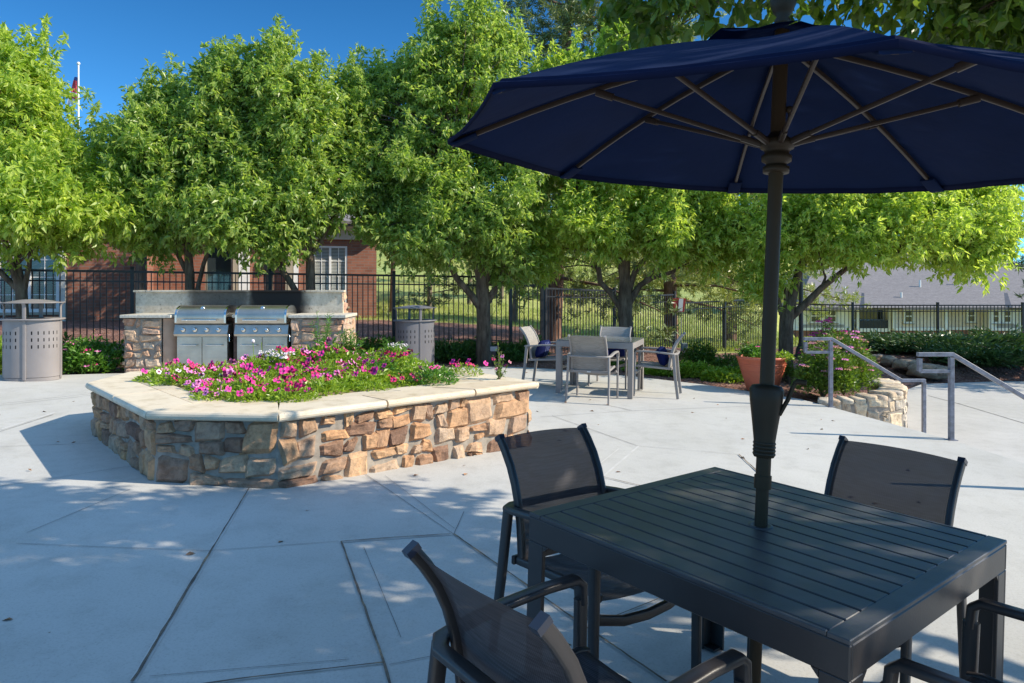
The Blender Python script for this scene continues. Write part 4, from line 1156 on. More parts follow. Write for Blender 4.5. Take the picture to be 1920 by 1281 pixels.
def canopy_pt(k, u, t, lift=0):
    "k panel, u across 0..1, t from apex 0 to rim 1"
    a, b = vx[k], vx[(k+1) % 8]
    def ribp(v, t): 
        p = apex.lerp(v, t); p.z += .034*math.sin(PI*min(1, t*.97)); return p
    p, q = ribp(a, t), ribp(b, t); m = p.lerp(q, u)
    s = 4*u*(1-u)
    inward = (apex-m); inward.z = 0
    m += inward*(.012*s*t*t); m.z -= .016*s*math.sin(PI*t*.8)
    m.z += .004*noise.noise(Vector((k*3+u*5, t*9, 0)))*s
    return m+Vector((0, 0, lift))
mb = MB(); t0 = .115
for k in range(8):
    vs = [canopy_pt(k, u/NT, t0+(1-t0)*t/NR) for t in range(NR+1) for u in range(NT+1)]
    mb.add(vs, [(t*(NT+1)+u, t*(NT+1)+u+1, (t+1)*(NT+1)+u+1, (t+1)*(NT+1)+u) for t in range(NR) for u in range(NT)], 0, True)
can = mb.build('canopy', M['navy'], ub)
mb = MB()
for k in range(8):
    vs = []
    for u in range(NT+1):
        p = canopy_pt(k, u/NT, 1.0); c_ = canopy_pt(k, u/NT, .975); 
        o_ = (p-c_).normalized()
        vs += [p+o_*.004+Vector((0, 0, .002)), p+Vector((0, 0, -.014))+o_*.002, p-o_*.012+Vector((0, 0, -.003)), p-o_*.022+Vector((0, 0, .006))]
    mb.add(vs, [(u*4+q, u*4+(q+1), (u+1)*4+(q+1), (u+1)*4+q) for u in range(NT) for q in range(3)], 0, True)
mb.build('hem', M['hem'], can)
mb = MB()
for k in range(8):
    vs = []
    for t in range(6):
        for u in range(7):
            tt = .27*t/5; p = canopy_pt(k, u/6, tt); p.z += .030+.006*math.sin(u/6*PI*2+k)*t/5
            vs.append(p)
    mb.add(vs, [(t*7+u, t*7+u+1, (t+1)*7+u+1, (t+1)*7+u) for t in range(5) for u in range(6)], 0, True)
mb.build('vent_cap', M['navy'], can)
hubz = apex.z-.045
mb = MB(); mb.lathe([(.024, -.03), (.045, -.028), (.048, -.01), (.045, .012), (.024, .016)], 20, M=onpole(hubz)); mb.build('top_hub', M['plastic'], ub)
runz = H+(YH-283)/F*2.29-UB.z
mb = MB(); mb.lathe([(.024, -.072), (.040, -.070), (.041, -.052), (.032, -.048), (.032, -.040), (.046, -.032), (.047, -.016), (.037, -.008), (.040, .004), (.052, .010), (.053, .034), (.040, .040), (.027, .055), (.024, .06)], 24, M=onpole(runz)); mb.build('runner', M['plastic'], ub)
for k in range(8):
    mb = MB(); pts = []
    for t in range(9):
        tt = .035+.945*t/8; p = canopy_pt(k, 0, tt); p.z -= .016; pts.append(p)
    tang = Vector((-(pts[-1]-pts[0]).y, (pts[-1]-pts[0]).x, 0)).normalized()
    mb.sweep(pts, .012, .017, tuple(tang), rr=.2)
    tp = pts[-1]; d_ = (pts[-1]-pts[-2]).normalized(); mb.sweep([tp-d_*.05, tp+d_*.012], .02, .022, tuple(tang))
    rb = mb.build('rib', M['bronze_l'], ub)
    att = canopy_pt(k, 0, .53); att.z -= .030
    r0 = onpole(runz) @ Vector((0, 0, .024)); d = (att-r0); dd = Vector((d.x, d.y, 0)).normalized(); r0 = r0+dd*.045
    mb = MB(); mb.sweep([r0, r0.lerp(att, .5), att], .011, .014, tuple(Vector((-dd.y, dd.x, 0))), rr=.2); e_ = (att-r0).normalized(); mb.sweep([r0, r0+e_*.07], .017, .02, tuple(Vector((-dd.y, dd.x, 0)))); mb.sweep([att-e_*.05, att+e_*.01], .019, .024, tuple(Vector((-dd.y, dd.x, 0)))); mb.build('strut', M['bronze_l'], rb)
    # fabric pocket over the rib end
    mb = MB(); mb.sweep([tp-d_*.085+Vector((0, 0, -.006)), tp-d_*.01+Vector((0, 0, -.008)), tp+d_*.012+Vector((0, 0, -.004))], .055, .012, tuple(tang), rr=.45); mb.build('rib_pocket', M['navy'], can)
mb = MB(); mb.lathe([(.012, .0), (.020, .006), (.026, .02), (.018, .034), (.030, .048), (.040, .075), (.042, .105), (.034, .135), (.020, .15), (0, .155)], 22, M=onpole(apex.z+.035)); mb.build('finial', M['plastic'], ub)
mb = MB(); mb.tube([onpole(runz+.05) @ Vector((.024, -.01, 0)), onpole(runz+.12) @ Vector((.03, -.01, 0)), onpole(runz+.135) @ Vector((.024, -.005, 0))], .0022, 5); mb.lathe([(0, -.012), (.01, -.008), (.01, .008), (0, .012)], 10, M=onpole(runz+.135) @ Matrix.Translation((.03, -.012, 0))); mb.build('pulley_knob', M['plastic'], ub)

# ------------------------------------------------------------------ handrails
def handrail(P, label):
    x, y = P; z = gz(x); r = empty('handrail', (x, y, z), rad(0), label, 'handrail', 'grey metal handrails of the steps')
    h = .865; t = .045
    mb = MB(); mb.box((0, 0, h/2-.02), (t, t, h-.02), bev=.003); mb.box((0, 0, .003), (.09, .09, .006)); mb.build('post', M['railgrey'], r)
    mb = MB(); lp = .32; lh = .17; mb.box((-lp/2-.0, 0, h-.0), (lp+t, t, .04), bev=.003); mb.box((-lp+.0, 0, h-.02-lh/2), (t-.008, t-.003, lh-.04)); mb.box((-lp/2-.003, 0, h-lh-.0), (lp-t+.034, t-.004, .034), bev=.003); mb.build('end_loop', M['railgrey'], r)
    dx = .90; dz = .53
    mb = MB(); mb.beam((.015, 0, h-.003), (dx, 0, h-dz), t-.001, .04, up=(dz, 0, dx), bev=.003); mb.beam((dx-.01, 0, h-dz+.001), (dx+.30, 0, h-dz+.001), t, .04, bev=.003); mb.build('sloping_rail', M['railgrey'], r)
    zb = -.66-z; mb = MB(); mb.box((dx+.285, 0, (zb+h-dz-.02)/2), (t-.002, t-.002, h-dz-.02-zb), bev=.003); mb.build('lower_post', M['railgrey'], r)
    return r
handrail(P1, 'grey metal handrail beside the curved stone wall at the far side of the steps')
handrail(P2, 'grey metal handrail in the open patio, next one toward the camera from the wall')
handrail((4.5, 5.38), 'grey metal handrail outside the right edge, only its shadow reaches the near chair')

# ------------------------------------------------------------------ fences
def fence(name, label, pts, tops, hgt, npk=24, top_style=1, base_fn=None, cat='fence'):
    r = empty(name, (pts[0][0], pts[0][1], tops[0][0]-hgt), 0, label, cat)
    O = Vector(r.location)
    for i, (a, b) in enumerate(zip(pts[:-1], pts[1:])):
        z0, z1 = tops[i]; A = Vector((*a, z0))-O; B = Vector((*b, z1))-O
        d = (B-A); L = d.length; d.normalize()
        mb = MB(); mb.beam(A+d*.03, B-d*.03, .038, .038, bev=.002); mb.build('top_rail', M['black'], r)
        for off in (.17, hgt-.12):
            mb = MB(); mb.beam(A+d*.03-Vector((0, 0, off)), B-d*.03-Vector((0, 0, off)), .03, .025 if off < .5 else .032); mb.build('lower_rail', M['black'], r)
        mb = MB(); n_ = max(3, round(L/.1))
        for k in range(1, n_):
            p = A.lerp(B, k/n_); mb.box((p.x, p.y, p.z-hgt/2-.0), (.016, .016, hgt-.04), math.atan2(d.y, d.x))
        mb.build('pickets', M['black'], r)
    allp = list(range(len(pts)))
    for i in allp:
        zt = max(tops[min(i, len(tops)-1)][0], tops[max(0, i-1)][1]) if i < len(tops) else tops[-1][1]
        mb = MB(); p = Vector((*pts[i], zt))-O
        ang = math.atan2(pts[min(i+1, len(pts)-1)][1]-pts[max(0, i-1)][1], pts[min(i+1, len(pts)-1)][0]-pts[max(0, i-1)][0])
        mb.box((p.x, p.y, p.z-hgt/2-.25+.06), (.062, .062, hgt+.5+.0), ang, bev=.003); mb.box((p.x, p.y, p.z+.075-.0), (.07, .07, .03), ang, bev=.008); mb.build('post', M['black'], r)
    return r
def ftop(px, py, Y): return H+(YH-py)/F*Y
fp = [(-13.0, 9.9), (-10.9, 10.75), (-8.7, 11.6), (-6.58, 12.4), (-4.43, 13.1), (-2.3, 13.9), (-.03, 14.7), (.62, 14.9)]
def tz(x): return 1.60-.012*(x+2)
fence('metal_fence', 'black metal picket fence running behind the grills in front of the brick building', fp, [(tz(a[0]), tz(b[0])) for a, b in zip(fp[:-1], fp[1:])], 1.52)
fp2 = [(.70, 14.97), (2.37, 16.55), (4.12, 18.15), (5.88, 19.8), (7.65, 21.5)]
fence('metal_fence', 'black metal picket fence stepping downhill past the trees, red box on it', fp2, [(1.345, 1.27), (1.135, 1.16), (.935, .957), (.96, .99)], 1.5)
fp3 = [(8.1, 21.0)]+[(9.69+2.42*i, 20.35) for i in range(0, 6)]
fence('metal_fence', 'black metal picket fence at the right in front of the apartment building', fp3, [(.84, .82)]+[(.82, .82)]*5, 1.55)
e = empty('notice_box', (4.18, 18.02, .90), 0, 'red box with a white notice hung on the fence post', 'sign box')
mb = MB(); q = [(-.15, 0, .17), (.17, 0, .17), (.13, 0, -.17), (-.12, 0, -.17)]; mb.add([Vector(p)+Vector((0, -.12, 0)) for p in q]+[Vector(p) for p in q], [(0, 3, 2, 1), (4, 5, 6, 7), (0, 1, 5, 4), (1, 2, 6, 5), (2, 3, 7, 6), (3, 0, 4, 7)]); mb.build('box', M['red'], e)
mb = MB(); mb.add([(0.0, -.125, .165), (.11, -.125, .165), (.085, -.125, -.15), (-.03, -.125, -.15)], [(0, 3, 2, 1)]); mb.build('paper_notice', M['paper'], e)
x, y = rx(1283, 14.0), 14.0; e = empty('utility_box', (x, y, T(x, y)), 0, 'small grey-green utility box with a thin conduit behind the right-hand taupe chair', 'utility box')
mb = MB(); mb.box((0, 0, .34), (.11, .08, .15), bev=.01); mb.build('box', M['boxgrey'], e); mb = MB(); mb.tube([(-.06, 0, -.05), (-.06, 0, .9)], .012, 8); mb.tube([(.0, 0, -.05), (.0, 0, .30)], .012, 8); mb.build('conduit', M['taupe'], e)
x, y = rx(926, 12.9), 12.9; e = empty('landscape_light', (x, y, T(x, y)), 0, 'small square landscape light on a dark post before the big tree trunk', 'light')
mb = MB(); mb.box((0, 0, .12), (.075, .06, .3), bev=.006); mb.build('post', M['black'], e); mb = MB(); mb.box((0, -.01, .30), (.15, .05, .11), bev=.008); f_ = mb.build('fixture', M['black'], e); mb = MB(); mb.box((0, -.038, .30), (.125, .006, .085)); mb.build('face', M['lamp_face'], f_)
x, y = 6.95, 17.2; zb = T(x, y); e = empty('lamp_post', (x, y, zb), 0, 'black lamp post with a fluted base behind the leaning tree', 'lamp post')
mb = MB(); mb.lathe([(.17, -.1), (.17, .06), (.13, .10), (.115, .22), (.075, .30), (.07, .34)], 18); mb.build('base', M['black'], e); mb = MB(); mb.tube([(0, 0, .3), (0, 0, 3.4)], [.055, .042], 12); mb.build('post', M['black'], e)
mb = MB(); mb.lathe([(.05, 3.4), (.10, 3.45), (.14, 3.75), (.20, 3.77), (.02, 3.95), (0, 4.0)], 10); mb.build('lantern', M['black'], e)

# ------------------------------------------------------------------ brick building
bd = Vector((.945, .327)).normalized(); BR = Vector((rx(706, 26.5), 26.5))
bang = math.atan2(bd.y, bd.x)
bb = empty('brick_building', (BR.x, BR.y, T(BR.x, BR.y)-.1), bang, 'single storey red brick building with grey shingle roof behind the fence and trees', 'building')
# local: x along front (negative to the left), y into the building, z up
def L_at(px):  # local x of the front plane seen at column px
    k = (px-960)/F; # (BR + s*bd): x = k*y
    s = (k*BR.y-BR.x)/(bd.x-k*bd.y); return s
HZ = 3.5
mb = MB(); segs = []
xl = -24.0
openings = [(L_at(587), L_at(651), .55, 2.75, 'w'), (L_at(385), L_at(436), .45, 2.95, 'g')]
def wall_with(mb, x0, x1, z0, z1, ops, y=0, th=.25):
    cur = x0
    for (a, b, c, d, *_) in sorted(ops):
        mb.box(((cur+a)/2, y+th/2, (z0+z1)/2), (a-cur, th, z1-z0)); mb.box(((a+b)/2, y+th/2, (z0+c)/2), (b-a, th, c-z0)); mb.box(((a+b)/2, y+th/2, (d+z1)/2), (b-a, th, z1-d)); cur = b
    mb.box(((cur+x1)/2, y+th/2, (z0+z1)/2), (x1-cur, th, z1-z0))
xw = L_at(266)    # where the gabled wing ends
wall_with(mb, xw-.5, 0, 0, HZ, openings)
mb.box((-.125, 6.25, HZ/2), (.25, 12, HZ)); mb.build('wall', M['brick'], bb)
def window(parent, x0, x1, z0, z1, y, glassm, bars=1, mull=True, fr=.07, frm='white'):
    mb = MB(); w_, h_ = x1-x0, z1-z0; cx, cz = (x0+x1)/2, (z0+z1)/2
    for s in (-1, 1): mb.box((cx+s*(w_/2-fr/2), y, cz), (fr, .09, h_)); mb.box((cx, y, cz+s*(h_/2-fr/2)), (w_-2*fr, .088, fr))
    if mull: mb.box((cx, y-.004, cz), (fr*1.1, .07, h_-2*fr))
    f_ = mb.build('window', M[frm], parent)
    mb = MB(); mb.box((cx, y+.03, cz), (w_-fr, .012, h_-fr)); mb.build('pane', M[glassm], f_)
    if bars:
        mb = MB(); nb = 2
        for s in (-1, 1):
            c0 = cx+s*(w_/4); mb.box((c0, y+.010, cz), (.02, .014, h_-2*fr))
        for k in range(1, 4): mb.box((cx, y+.010, z0+h_*k/4), (w_-2*fr, .012, .02))
        mb.build('muntins', M[frm], f_)
    mb = MB(); mb.box((cx, y-.05, z0-.04), (w_+.16, .12, .07)); mb.build('sill', M['tantrim'], f_)
a, b, c, d, _ = openings[0]; window(bb, a, b, c, d, .06, 'blind')
a, b, c, d, _ = openings[1]; window(bb, a, b, c, d, .06, 'glass', 0, False, .05, 'tantrim')
mb = MB()
for (p0, p1, m_) in ((437, 446, 0), (535, 549, 0)): 
    a, b = L_at(p0), L_at(p1); mb.box(((a+b)/2, -.09, HZ/2), (b-a, .18, HZ-.02))
mb.build('tan_post', M['tantrim'], bb)
mb = MB()
for (p0, p1) in ((447, 469), (549.5, 560)):
    a, b = L_at(p0), L_at(p1); mb.box(((a+b)/2, -.07, HZ/2), (b-a-.02, .14, HZ-.04))
mb.build('white_panel', M['white'], bb)
mb = MB(); mb.box((L_at(500), -.09, 2.05), (.22, .18, .42), bev=.03); mb.box((L_at(500), -.02, 1.9), (.05, .04, .9)); mb.build('wall_lantern', M['black'], bb)
mb = MB(); mb.box(((xw+.02)/2, -.05, HZ-.26), (-xw+.1, .1, .50)); mb.box(((xw)/2, -.30, HZ-.005), (-xw+1.2, .62, .02)); mb.build('frieze', M['trim'], bb)
mb = MB(); mb.box(((xw)/2, -.64, HZ+.06), (-xw+1.3, .12, .13), bev=.02); mb.build('gutter', M['shingle2'], bb)
mb = MB(); e0 = (xw-1.0, -.62, HZ+.05); e1 = (.6, -.62, HZ+.05); r0 = (xw-1.0, 6.2, HZ+3.4); r1 = (-6.0, 6.2, HZ+3.4); b1 = (.6, 13, HZ+.05); b0 = (xw-1.0, 13, HZ+.05)
mb.add([e0, e1, r1, r0, b1, b0], [(0, 1, 2, 3), (1, 4, 2), (4, 5, 3, 2)]); mb.add([(p[0], p[1], p[2]-.12) for p in (e0, e1, r1, r0, b1, b0)], [(3, 2, 1, 0), (2, 4, 1), (2, 3, 5, 4)]); mb.add([e0, e1, (e1[0], e1[1], e1[2]-.12), (e0[0], e0[1], e0[2]-.12)], [(0, 3, 2, 1)]); mb.build('roof', M['shingle'], bb)
# gabled wing standing forward at the left
wy = -2.4; 
def LW(px):
    k = (px-960)/F; o = BR+Vector((-bd.y, bd.x))*wy
    return (k*o.y-o.x)/(bd.x-k*bd.y)
wx1 = LW(266); wx0 = LW(-190); wm = LW(150)
mb = MB(); wops = [(LW(-8), LW(112), .55, 2.6)]
wall_with(mb, wx0, wx1, 0, 3.3, wops, wy, .25); mb.box((wx1-.125, wy+3.25, 1.65), (.25, 6, 3.3)); mb.build('wing_wall', M['brick'], bb)
window(bb, wops[0][0], wops[0][1], .55, 2.6, wy+.06, 'darkblind', 1, True, .10)
mb = MB(); mb.box((LW(118), wy-.04, 1.65), (.16, .1, 3.3)); mb.build('corner_trim', M['trim'], bb)
mb = MB(); mb.box((wx1+.10, wy-.06, 1.65), (.09, .09, 3.3)); mb.build('downspout', M['black'], bb)
rz_ = 3.25; half = wx1+.5-wm; pk = rz_+half*.62
mb = MB()
for (x_, s) in ((wx1+.5, 1), (wm-(wx1+.5-wm), -1)):
    vs = [(x_, wy-.45, rz_), (wm, wy-.45, pk), (wm, wy+9, pk), (x_, wy+9, rz_)]
    vs += [(p[0], p[1], p[2]-.14) for p in vs]; mb.add(vs, [(0, 1, 2, 3), (7, 6, 5, 4), (0, 4, 5, 1), (0, 3, 7, 4)] if s > 0 else [(3, 2, 1, 0), (4, 5, 6, 7), (1, 5, 4, 0), (4, 7, 3, 0)])
mb.build('wing_roof', M['shingle'], bb)
mb = MB(); mb.add([(wx1+.3, wy-.02, rz_-.05), (wm, wy-.02, pk-.25), (2*wm-wx1-.3, wy-.02, rz_-.05)], [(0, 1, 2)]); mb.build('gable_panel', M['siding'], bb)
mb = MB(); mb.beam((wx1+.55, wy-.47, rz_-.05), (wm, wy-.47, pk-.02), .03, .2, up=(.5, 0, 1)); mb.beam((2*wm-wx1-.55, wy-.47, rz_-.05), (wm, wy-.47, pk-.02), .03, .2, up=(-.5, 0, 1)); mb.box(((wx1+.5+2*wm-wx1-.5)/2, wy-.04, rz_-.1), (2*half, .08, .22)); mb.build('gable_trim', M['white'], bb)

# ------------------------------------------------------------------ apartment building
AY = 60.0; ab = empty('apartment_building', (24, AY, -6.2), 0, 'long two storey apartment block with grey roof beyond the right-hand fence', 'building')
def ax_(px, Y=AY): return (px-960)/F*Y-24
def az(py, Y=AY): return H+(YH-py)/F*Y+6.2
EZ = az(576)
mb = MB(); 
secs = [(1487, 1597, 0, 'white'), (1597, 1672, .9, 'white'), (1672, 1768, -.3, 'siding'), (1768, 1850, .5, 'siding'), (1850, 1906, -.4, 'white'), (1906, 2050, .8, 'siding')]
for (a, b, off, mm) in secs:
    mb = MB(); mb.box(((ax_(a)+ax_(b))/2, off+3, (az(617)+EZ)/2), (ax_(b)-ax_(a)-.01, 6, EZ-az(617))); mb.build('upper_wall', M[mm], ab)
mb = MB()
for (a, b, off, mm) in secs: mb.box(((ax_(a)+ax_(b))/2, off+3.05, (az(617.5))/2), (ax_(b)-ax_(a), 6.02, az(617.5)))
mb.build('lower_wall', M['brick'], ab)
mb = MB()
for (a, b, off, mm) in secs: mb.box(((ax_(a)+ax_(b))/2, off+2.97, az(617)), (ax_(b)-ax_(a)+.05, 6.1, .22)); 
for (p, off) in ((1487, 0), (1597, -.0), (1672, -.3), (1768, -.3), (1850, -.4), (1906, -.4)): mb.box((ax_(p), off-.05, (az(617)+EZ)/2), (.28, .2, EZ-az(617)-.1))
mb.build('trim_boards', M['white'], ab)
mb = MB(); mb.box(((ax_(1505)+ax_(1582))/2, -.03, (az(612)+az(617))/2), (ax_(1582)-ax_(1505), .05, .5)); mb.box(((ax_(1862)+ax_(1900))/2, -.43, (az(610)+az(617))/2), (1.6, .05, .5)); mb.build('grey_panel', M['greysiding'], ab)
def awin(p0, p1, y0, y1, off, gm='glass'):
    window(ab, ax_(p0), ax_(p1), az(y1), az(y0), off-.08, gm, 0, False, .14)
    mb = MB(); mb.box(((ax_(p0)+ax_(p1))/2, off-.09, (az(y0)+az(y1))/2), (ax_(p1)-ax_(p0)-.25, .05, .09)); mb.build('sash_bar', M['white'], ab)
for (a, b, off) in ((1517, 1541, 0), (1545, 1569, 0), (1690, 1708, -.3), (1818, 1836, .5), (1848+4, 1868, -.4), (1872, 1890, -.4)): awin(a, b, 579, 606, off, 'glass')
for (a, b, off) in ((1525, 1553, 0), (1700, 1722, -.3), (1870, 1890, -.4)): awin(a, b, 632, 648, off, 'glass')
for (a, b, off) in ((1611, 1665, .9), (1908, 1935, .8)):
    mb = MB(); mb.box(((ax_(a)+ax_(b))/2, off-.02, (az(579)+az(600))/2), (ax_(b)-ax_(a), .05, az(579)-az(600))); bw = mb.build('balcony_door', M['glass'], ab)
    mb = MB(); mb.box(((ax_(a)+ax_(b))/2, off-.9, az(609)), (ax_(b)-ax_(a), .06, az(600)-az(617)), bev=.0); mb.build('balcony_panel', M['black'], ab)
    mb = MB(); mb.box(((ax_(a)+ax_(b))/2, off-.45, az(619)), (ax_(b)-ax_(a)+.3, 1.1, .3)); mb.box((ax_(a)-.1, off-.85, (az(576)+az(618))/2), (.25, .2, az(576)-az(618))); mb.box((ax_(b)+.1, off-.85, (az(576)+az(618))/2), (.25, .2, az(576)-az(618))); mb.build('balcony_frame', M['white'], ab)
    mb = MB(); mb.box(((ax_(a)+ax_(b))/2, off-.02, az(642)), (ax_(b)-ax_(a)-.3, .05, 1.5)); mb.build('ground_door', M['glass'], ab)
mb = MB(); ry = 15.0; rzr = EZ+4.2
e0, e1, r1, r0 = (ax_(1480), -1.3, EZ), (ax_(2120), -1.3, EZ), (ax_(2050), ry, rzr+1.5), (ax_(1480)+6.2, ry-6, rzr)
bk0, bk1 = (ax_(1480), 24, EZ), (ax_(2120), 24, EZ)
mb.add([e0, e1, r1, r0, bk0, bk1], [(0, 1, 2), (0, 2, 3), (4, 0, 3), (5, 4, 3, 2), (1, 5, 2)])
for (pa, pb) in ((1600, 1676), (1868, 1960)):
    xa, xb = ax_(pa), ax_(pb); xm = (xa+xb)/2
    mb.add([(xa, -1.9, EZ+.02), (xb, -1.9, EZ+.02), (xm, 1.6, EZ+1.15), (xm, 5.0, EZ+1.35), (xa, -1.2, EZ+.03), (xb, -1.2, EZ+.03)], [(0, 1, 2), (1, 5, 3, 2), (0, 2, 3, 4)])
rf = mb.build('roof', M['shingle'], ab)
mb = MB(); mb.box(((e0[0]+e1[0])/2, -1.35, EZ-.08), (e1[0]-e0[0], .14, .22)); mb.build('gutter', M['shingle2'], ab)
for (px, py, k) in ((1574, 549, 2.0), (1678, 560, 1.0), (1713, 537, 3.5), (1780, 534, 4.0)):
    Yv = AY+k+1; mb = MB(); zz = az(py, Yv)
    mb.tube([(ax_(px, Yv), k, zz-.8), (ax_(px, Yv), k, zz+.55)], .09, 8); mb.build('vent_pipe', M['white'], rf)

# ------------------------------------------------------------------ flagpoles
def flagmat():
    m, nt, b = newmat('flag_cloth'); tc = nt.nodes.new('ShaderNodeTexCoord'); sp = nt.nodes.new('ShaderNodeSeparateXYZ'); nt.links.new(tc.outputs['Generated'], sp.inputs[0])
    dg = nd(nt, 'ShaderNodeMath', operation='MULTIPLY_ADD'); nt.links.new(sp.outputs[0], dg.inputs[0]); dg.inputs[1].default_value = .12; nt.links.new(sp.outputs[2], dg.inputs[2])
    c = ramp(nt, dg.outputs[0], [(0, (.80, .78, .78)), (.34, (.75, .10, .12)), (.46, (.82, .80, .80)), (.56, (.75, .08, .10)), (.98, (.10, .14, .40))], 'CONSTANT')
    nt.links.new(c, b.inputs['Base Color']); b.inputs['Roughness'].default_value = .8; return m
M['flag'] = flagmat()
for i, (px, py, Y, fy0, fy1) in enumerate(((147, 116, 42, 145, 190), (273.5, 163, 46, 208, 240))):
    x = rx(px, Y); ztop = H+(YH-py)/F*Y; g_ = T(x, Y); e = empty('flagpole', (x, Y, g_), 0, ['white flagpole rising between the leftmost tree and the next one, flag hanging limp', 'white flagpole tip showing through the tree behind the grills'][i], 'flagpole')
    mb = MB(); mb.tube([(0, 0, 0), (0, 0, ztop-g_-.2)], [.08, .045], 10); mb.build('pole', M['white'], e)
    mb = MB(); mb.lathe([(0, -.10), (.07, -.07), (.10, 0), (.07, .07), (0, .10)], 12, (0, 0, ztop-g_-.1)); mb.build('finial', M['white'], e)
    f = empty('flag', (x-.05, Y, H+(YH-fy0)/F*Y), 0, ['red white and blue flag drooping from the taller flagpole', 'reddish flag half hidden by leaves on the second flagpole'][i], 'flag')
    mb = MB(); hh = (fy1-fy0)/F*Y; vs = []
    for a in range(13):
        for b in range(11):
            t, u = a/12, b/10; wdt = .65*(.25+.75*t)
            vs.append((-u*wdt+.05*math.sin(b*1.9+a*.2), .12*math.sin(b*2.1+a*.3), -t*hh-u*.25*hh*t))
    mb.add(vs, [(a*11+b, a*11+b+1, (a+1)*11+b+1, (a+1)*11+b) for a in range(12) for b in range(10)], 0, True); mb.build('cloth', M['flag'], f)

# ------------------------------------------------------------------ curved stone wall, rocks, pot
cw = empty('stone_retaining_wall', (4.6, 9.9, gz(4.6)), 0, 'curved pale stone retaining wall beside the far handrail', 'wall')
arc = [(3.98, 9.32), (4.25, 9.20), (4.55, 9.16), (4.85, 9.20), (5.12, 9.36), (5.32, 9.65), (5.45, 10.05), (5.62, 10.6), (5.95, 11.3), (6.4, 12.0), (7.0, 12.9)]
WM = Matrix.Translation((-4.6, -9.9, -gz(4.6)))
mb = MB(); mc = MB(); mt_ = MB()
def ztop(i): return [-.07, -.06, -.02, .02, .05, .06, .04, .0, -.1, -.22, -.4][i]
for i in range(len(arc)-1):
    zt = (ztop(i)+ztop(i+1))/2
    stone_face(mb, arc[i], arc[i+1], -.80, -.80, zt, 300+i, .016, (.13, .30), (.11, .24), .004)
    a, b = Vector(arc[i]), Vector(arc[i+1]); d = (b-a).normalized(); nn = Vector((-d.y, d.x))
    mc.prism([tuple(a), tuple(b), tuple(b+nn*.3), tuple(a+nn*.3)], -.9, zt-.03)
    # cap stones
    rr = random.Random(i); L = (b-a).length; k = 2
    for q in range(k):
        c0 = a+d*L*(q+.5)/k+nn*.14; vs = []; na = 12
        for ring, (s_, z_) in enumerate(((.97, -.05), (1.0, -.012), (.95, .006), (.6, .012))):
            for w_ in range(na):
                an = 2*PI*w_/na; ex = (L/k*.5)*math.copysign(abs(math.cos(an))**.42, math.cos(an))*s_; ey = .165*math.copysign(abs(math.sin(an))**.42, math.sin(an))*s_
                nz = .02*noise.noise(Vector((ex*6+i, ey*6+q*3, 0))); p = c0+d*ex+nn*ey; vs.append((p.x, p.y, zt+z_+nz))
        mt_.add(vs, [(r_*na+w_, r_*na+(w_+1) % na, (r_+1)*na+(w_+1) % na, (r_+1)*na+w_) for r_ in range(3) for w_ in range(na)]+[tuple(range(3*na, 4*na))], 0, True)
mb.build('stone_face', M['stone_pale'], cw, WM); mc.build('wall_core', M['mortar'], cw, WM); mt_.build('cap_stones', M['stone_pale'], cw, WM)
def rock(px, py, Y, w, h, seed, label):
    rg = random.Random(seed); x, y, _ = W3(px, py, Y); z = H+(YH-py)/F*Y
    o_ = noise; mb = MB(); bm_v = []; nu, nv = 20, 12; ph = rg.random()*50
    for j in range(nv+1):
        th_ = PI*j/nv
        for i in range(nu):
            a = 2*PI*i/nu; d = Vector((math.sin(th_)*math.cos(a), math.sin(th_)*math.sin(a), math.cos(th_)))
            q = Vector([math.copysign(abs(c)**.72, c) for c in d]); r_ = 1+.28*noise.noise(d*1.6+Vector((ph, 0, 0)))+.10*noise.noise(d*5+Vector((ph, 3, 0)))
            bm_v.append((q.x*w/2*r_, q.y*w*.38*r_, q.z*h/2*r_))
    mb.add(bm_v, [(j*nu+i, (j+1)*nu+i, (j+1)*nu+(i+1) % nu, j*nu+(i+1) % nu) for j in range(nv) for i in range(nu)], 0, True)
    o = mb.build('boulder', M['rock']); o.location = (x, y, z); o.rotation_euler.z = rg.uniform(-.4, .4)
    return tag(o, label, 'rock', 'boulders edging the juniper bed')
rock(1645, 672, 17.0, .34, .18, 1, 'reddish boulder at the top of the row beside the pink bush')
rock(1668, 677, 16.6, .40, .22, 2, 'squarish grey boulder second from the pink bush')
rock(1700, 684, 16.2, .56, .24, 3, 'wide flat-topped boulder in the middle of the row by the junipers')
rock(1731, 695, 15.8, .62, .32, 4, 'biggest pale boulder leaning at the edge of the lower patio')
rock(1760, 698, 15.7, .42, .28, 5, 'brown boulder at the patio end of the row under the junipers')
pt = empty('flower_pot', (3.62, 10.35, gz(3.62)-.0), 0, 'large terracotta coloured pot between the far chair and the bushes', 'pot')
mb = MB(); mb.lathe([(0, 0), (.205, 0), (.215, .02), (.30, .30), (.302, .31), (.318, .36), (.320, .37), (.345, .465), (.36, .475), (.362, .505), (.345, .51), (.325, .47), (.30, .40), (0, .39)], 40)
for z_, r_ in ((.30, .306), (.37, .324), (.40, .332)): mb.lathe([(r_-.004, z_-.006), (r_+.003, z_), (r_-.002, z_+.006)], 40)
mb.build('vessel', M['terracotta'], pt)
mb = MB(); mb.lathe([(0, .44), (.33, .43)], 20); mb.build('soil', M['soil'], pt)
